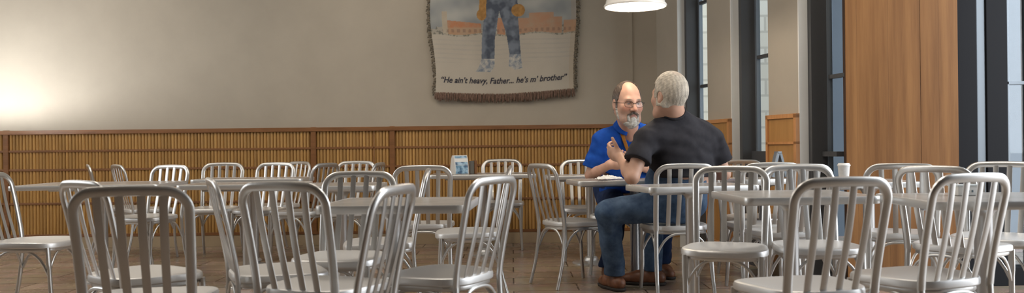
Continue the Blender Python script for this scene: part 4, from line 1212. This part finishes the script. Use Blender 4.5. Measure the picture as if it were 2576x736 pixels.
# grey tent stand on the small table under the windows
tx, ty = gx(1957, 6.25), 6.25
tent = empty('tent_stand', (tx, ty, TT), 0.25); tag(tent, 'grey open tent-shaped stand in front of the wooden dado panel', 'table stand')
bm = bmesh.new()
for s in (-1, 1):
    sweep(bm, [(s * 0.052, 0, 0.004), (s * 0.03, 0, 0.10), (s * 0.008, 0, 0.178)], 0.024, 0.05, (1, 0, 0), False, 8, 6)
from_bm('side', bm, M['palegrey'], tent)
bm = bmesh.new(); box(bm, (-0.036, -0.02, 0.068), (0.036, 0.02, 0.08), 0.002); from_bm('shelf', bm, M['palegrey'], tent)
bm = bmesh.new(); box(bm, (-0.017, -0.026, 0.172), (0.017, 0.026, 0.188), 0.004); from_bm('cap', bm, M['palegrey'], tent)
# ------------------------------------------------------------------ light
def area(name, loc, target, sx, sy, energy, col):
    l = bpy.data.lights.new(name, 'AREA'); l.shape = 'RECTANGLE'; l.size = sx; l.size_y = sy; l.energy = energy; l.color = col
    o = bpy.data.objects.new(name, l); o.location = loc
    o.rotation_euler = (Vector(target) - Vector(loc)).to_track_quat('-Z', 'Y').to_euler(); link(o); return o
def spot(name, loc, target, energy, col, angle, blend, radius):
    l = bpy.data.lights.new(name, 'SPOT'); l.energy = energy; l.color = col; l.spot_size = math.radians(angle); l.spot_blend = blend; l.shadow_soft_size = radius
    o = bpy.data.objects.new(name, l); o.location = loc
    o.rotation_euler = (Vector(target) - Vector(loc)).to_track_quat('-Z', 'Y').to_euler(); link(o); return o
# daylight of the tall windows along the right-hand side, out of frame
area('window_daylight', (4.9, 4.3, 2.2), (0, 4.9, 0.6), 3.2, 2.8, 85, (0.90, 0.95, 1.0))
l = bpy.data.lights.new('added_uplighter_light', 'POINT'); l.energy = 100; l.color = (0.97, 0.98, 1.0); l.shadow_soft_size = 0.05  # light source of the added, unseen uplighter
o = bpy.data.objects.new('added_uplighter_light', l); o.location = (UX, UY, 1.222); link(o)
l = bpy.data.lights.new('pendant_bulb', 'POINT'); l.energy = 14; l.color = (1.0, 0.86, 0.68); l.shadow_soft_size = 0.04
o = bpy.data.objects.new('pendant_bulb', l); o.location = (LP.x, LP.y, zr + 0.03); link(o)
# daylight from the windows of the left-hand side, out of frame
area('window_daylight', (-7.9, 5.2, 2.2), (0, 5.0, 0.8), 4.0, 2.4, 105, (0.94, 0.97, 1.0))
# unseen overhead lights, added to brighten the seat tops
for x, y in ((-3.0, 5.2), (-0.6, 4.6), (1.4, 4.7), (-4.5, 7.0)):
    area('overhead_fill', (x, y, 3.7), (x, y, 0), 0.8, 0.8, 26, (1.0, 0.9, 0.78))

spot('wall_spot', (-1.3, 6.6, 3.7), (-1.0, 9.02, 1.9), 70, (1.0, 0.88, 0.74), 75, 1.0, 0.15)

W = bpy.data.worlds.new('sky'); S.world = W; W.use_nodes = True
wn, wl_ = W.node_tree.nodes, W.node_tree.links
bg = wn['Background']
tc = wn.new('ShaderNodeTexCoord'); sp = wn.new('ShaderNodeSeparateXYZ'); wl_.new(tc.outputs['Generated'], sp.inputs[0])
rp = wn.new('ShaderNodeValToRGB'); rp.color_ramp.elements[0].position = 0.45; rp.color_ramp.elements[1].position = 0.8
rp.color_ramp.elements[0].color = (0.80, 0.82, 0.85, 1); rp.color_ramp.elements[1].color = (0.86, 0.93, 1.0, 1)
mr = wn.new('ShaderNodeMapRange'); mr.inputs['From Min'].default_value = -1; mr.inputs['From Max'].default_value = 1
wl_.new(sp.outputs['Z'], mr.inputs['Value']); wl_.new(mr.outputs[0], rp.inputs['Fac']); wl_.new(rp.outputs['Color'], bg.inputs['Color'])
bg.inputs['Strength'].default_value = 3.4

cam = bpy.data.cameras.new('camera'); cam.sensor_width = 36.0; cam.lens = 36.0 * F_PX / 2576.0
cam.shift_y = 2.0 / 2576.0
cam.clip_start = 0.05; cam.clip_end = 200
cam.dof.use_dof = True; cam.dof.focus_distance = 6.1; cam.dof.aperture_fstop = 2.9
co = bpy.data.objects.new('camera', cam); co.location = (0, 0, CAM_Z); co.rotation_euler = (PI / 2, ROLL, 0); link(co)
S.camera = co

S.view_settings.view_transform = 'Standard'; S.view_settings.look = 'None'
S.view_settings.exposure = 0.14; S.view_settings.gamma = 1.0; S.view_settings.use_curve_mapping = False
S.cycles.use_denoising = True
S.cycles.max_bounces = 8; S.cycles.diffuse_bounces = 4; S.cycles.glossy_bounces = 4; S.cycles.transparent_max_bounces = 12
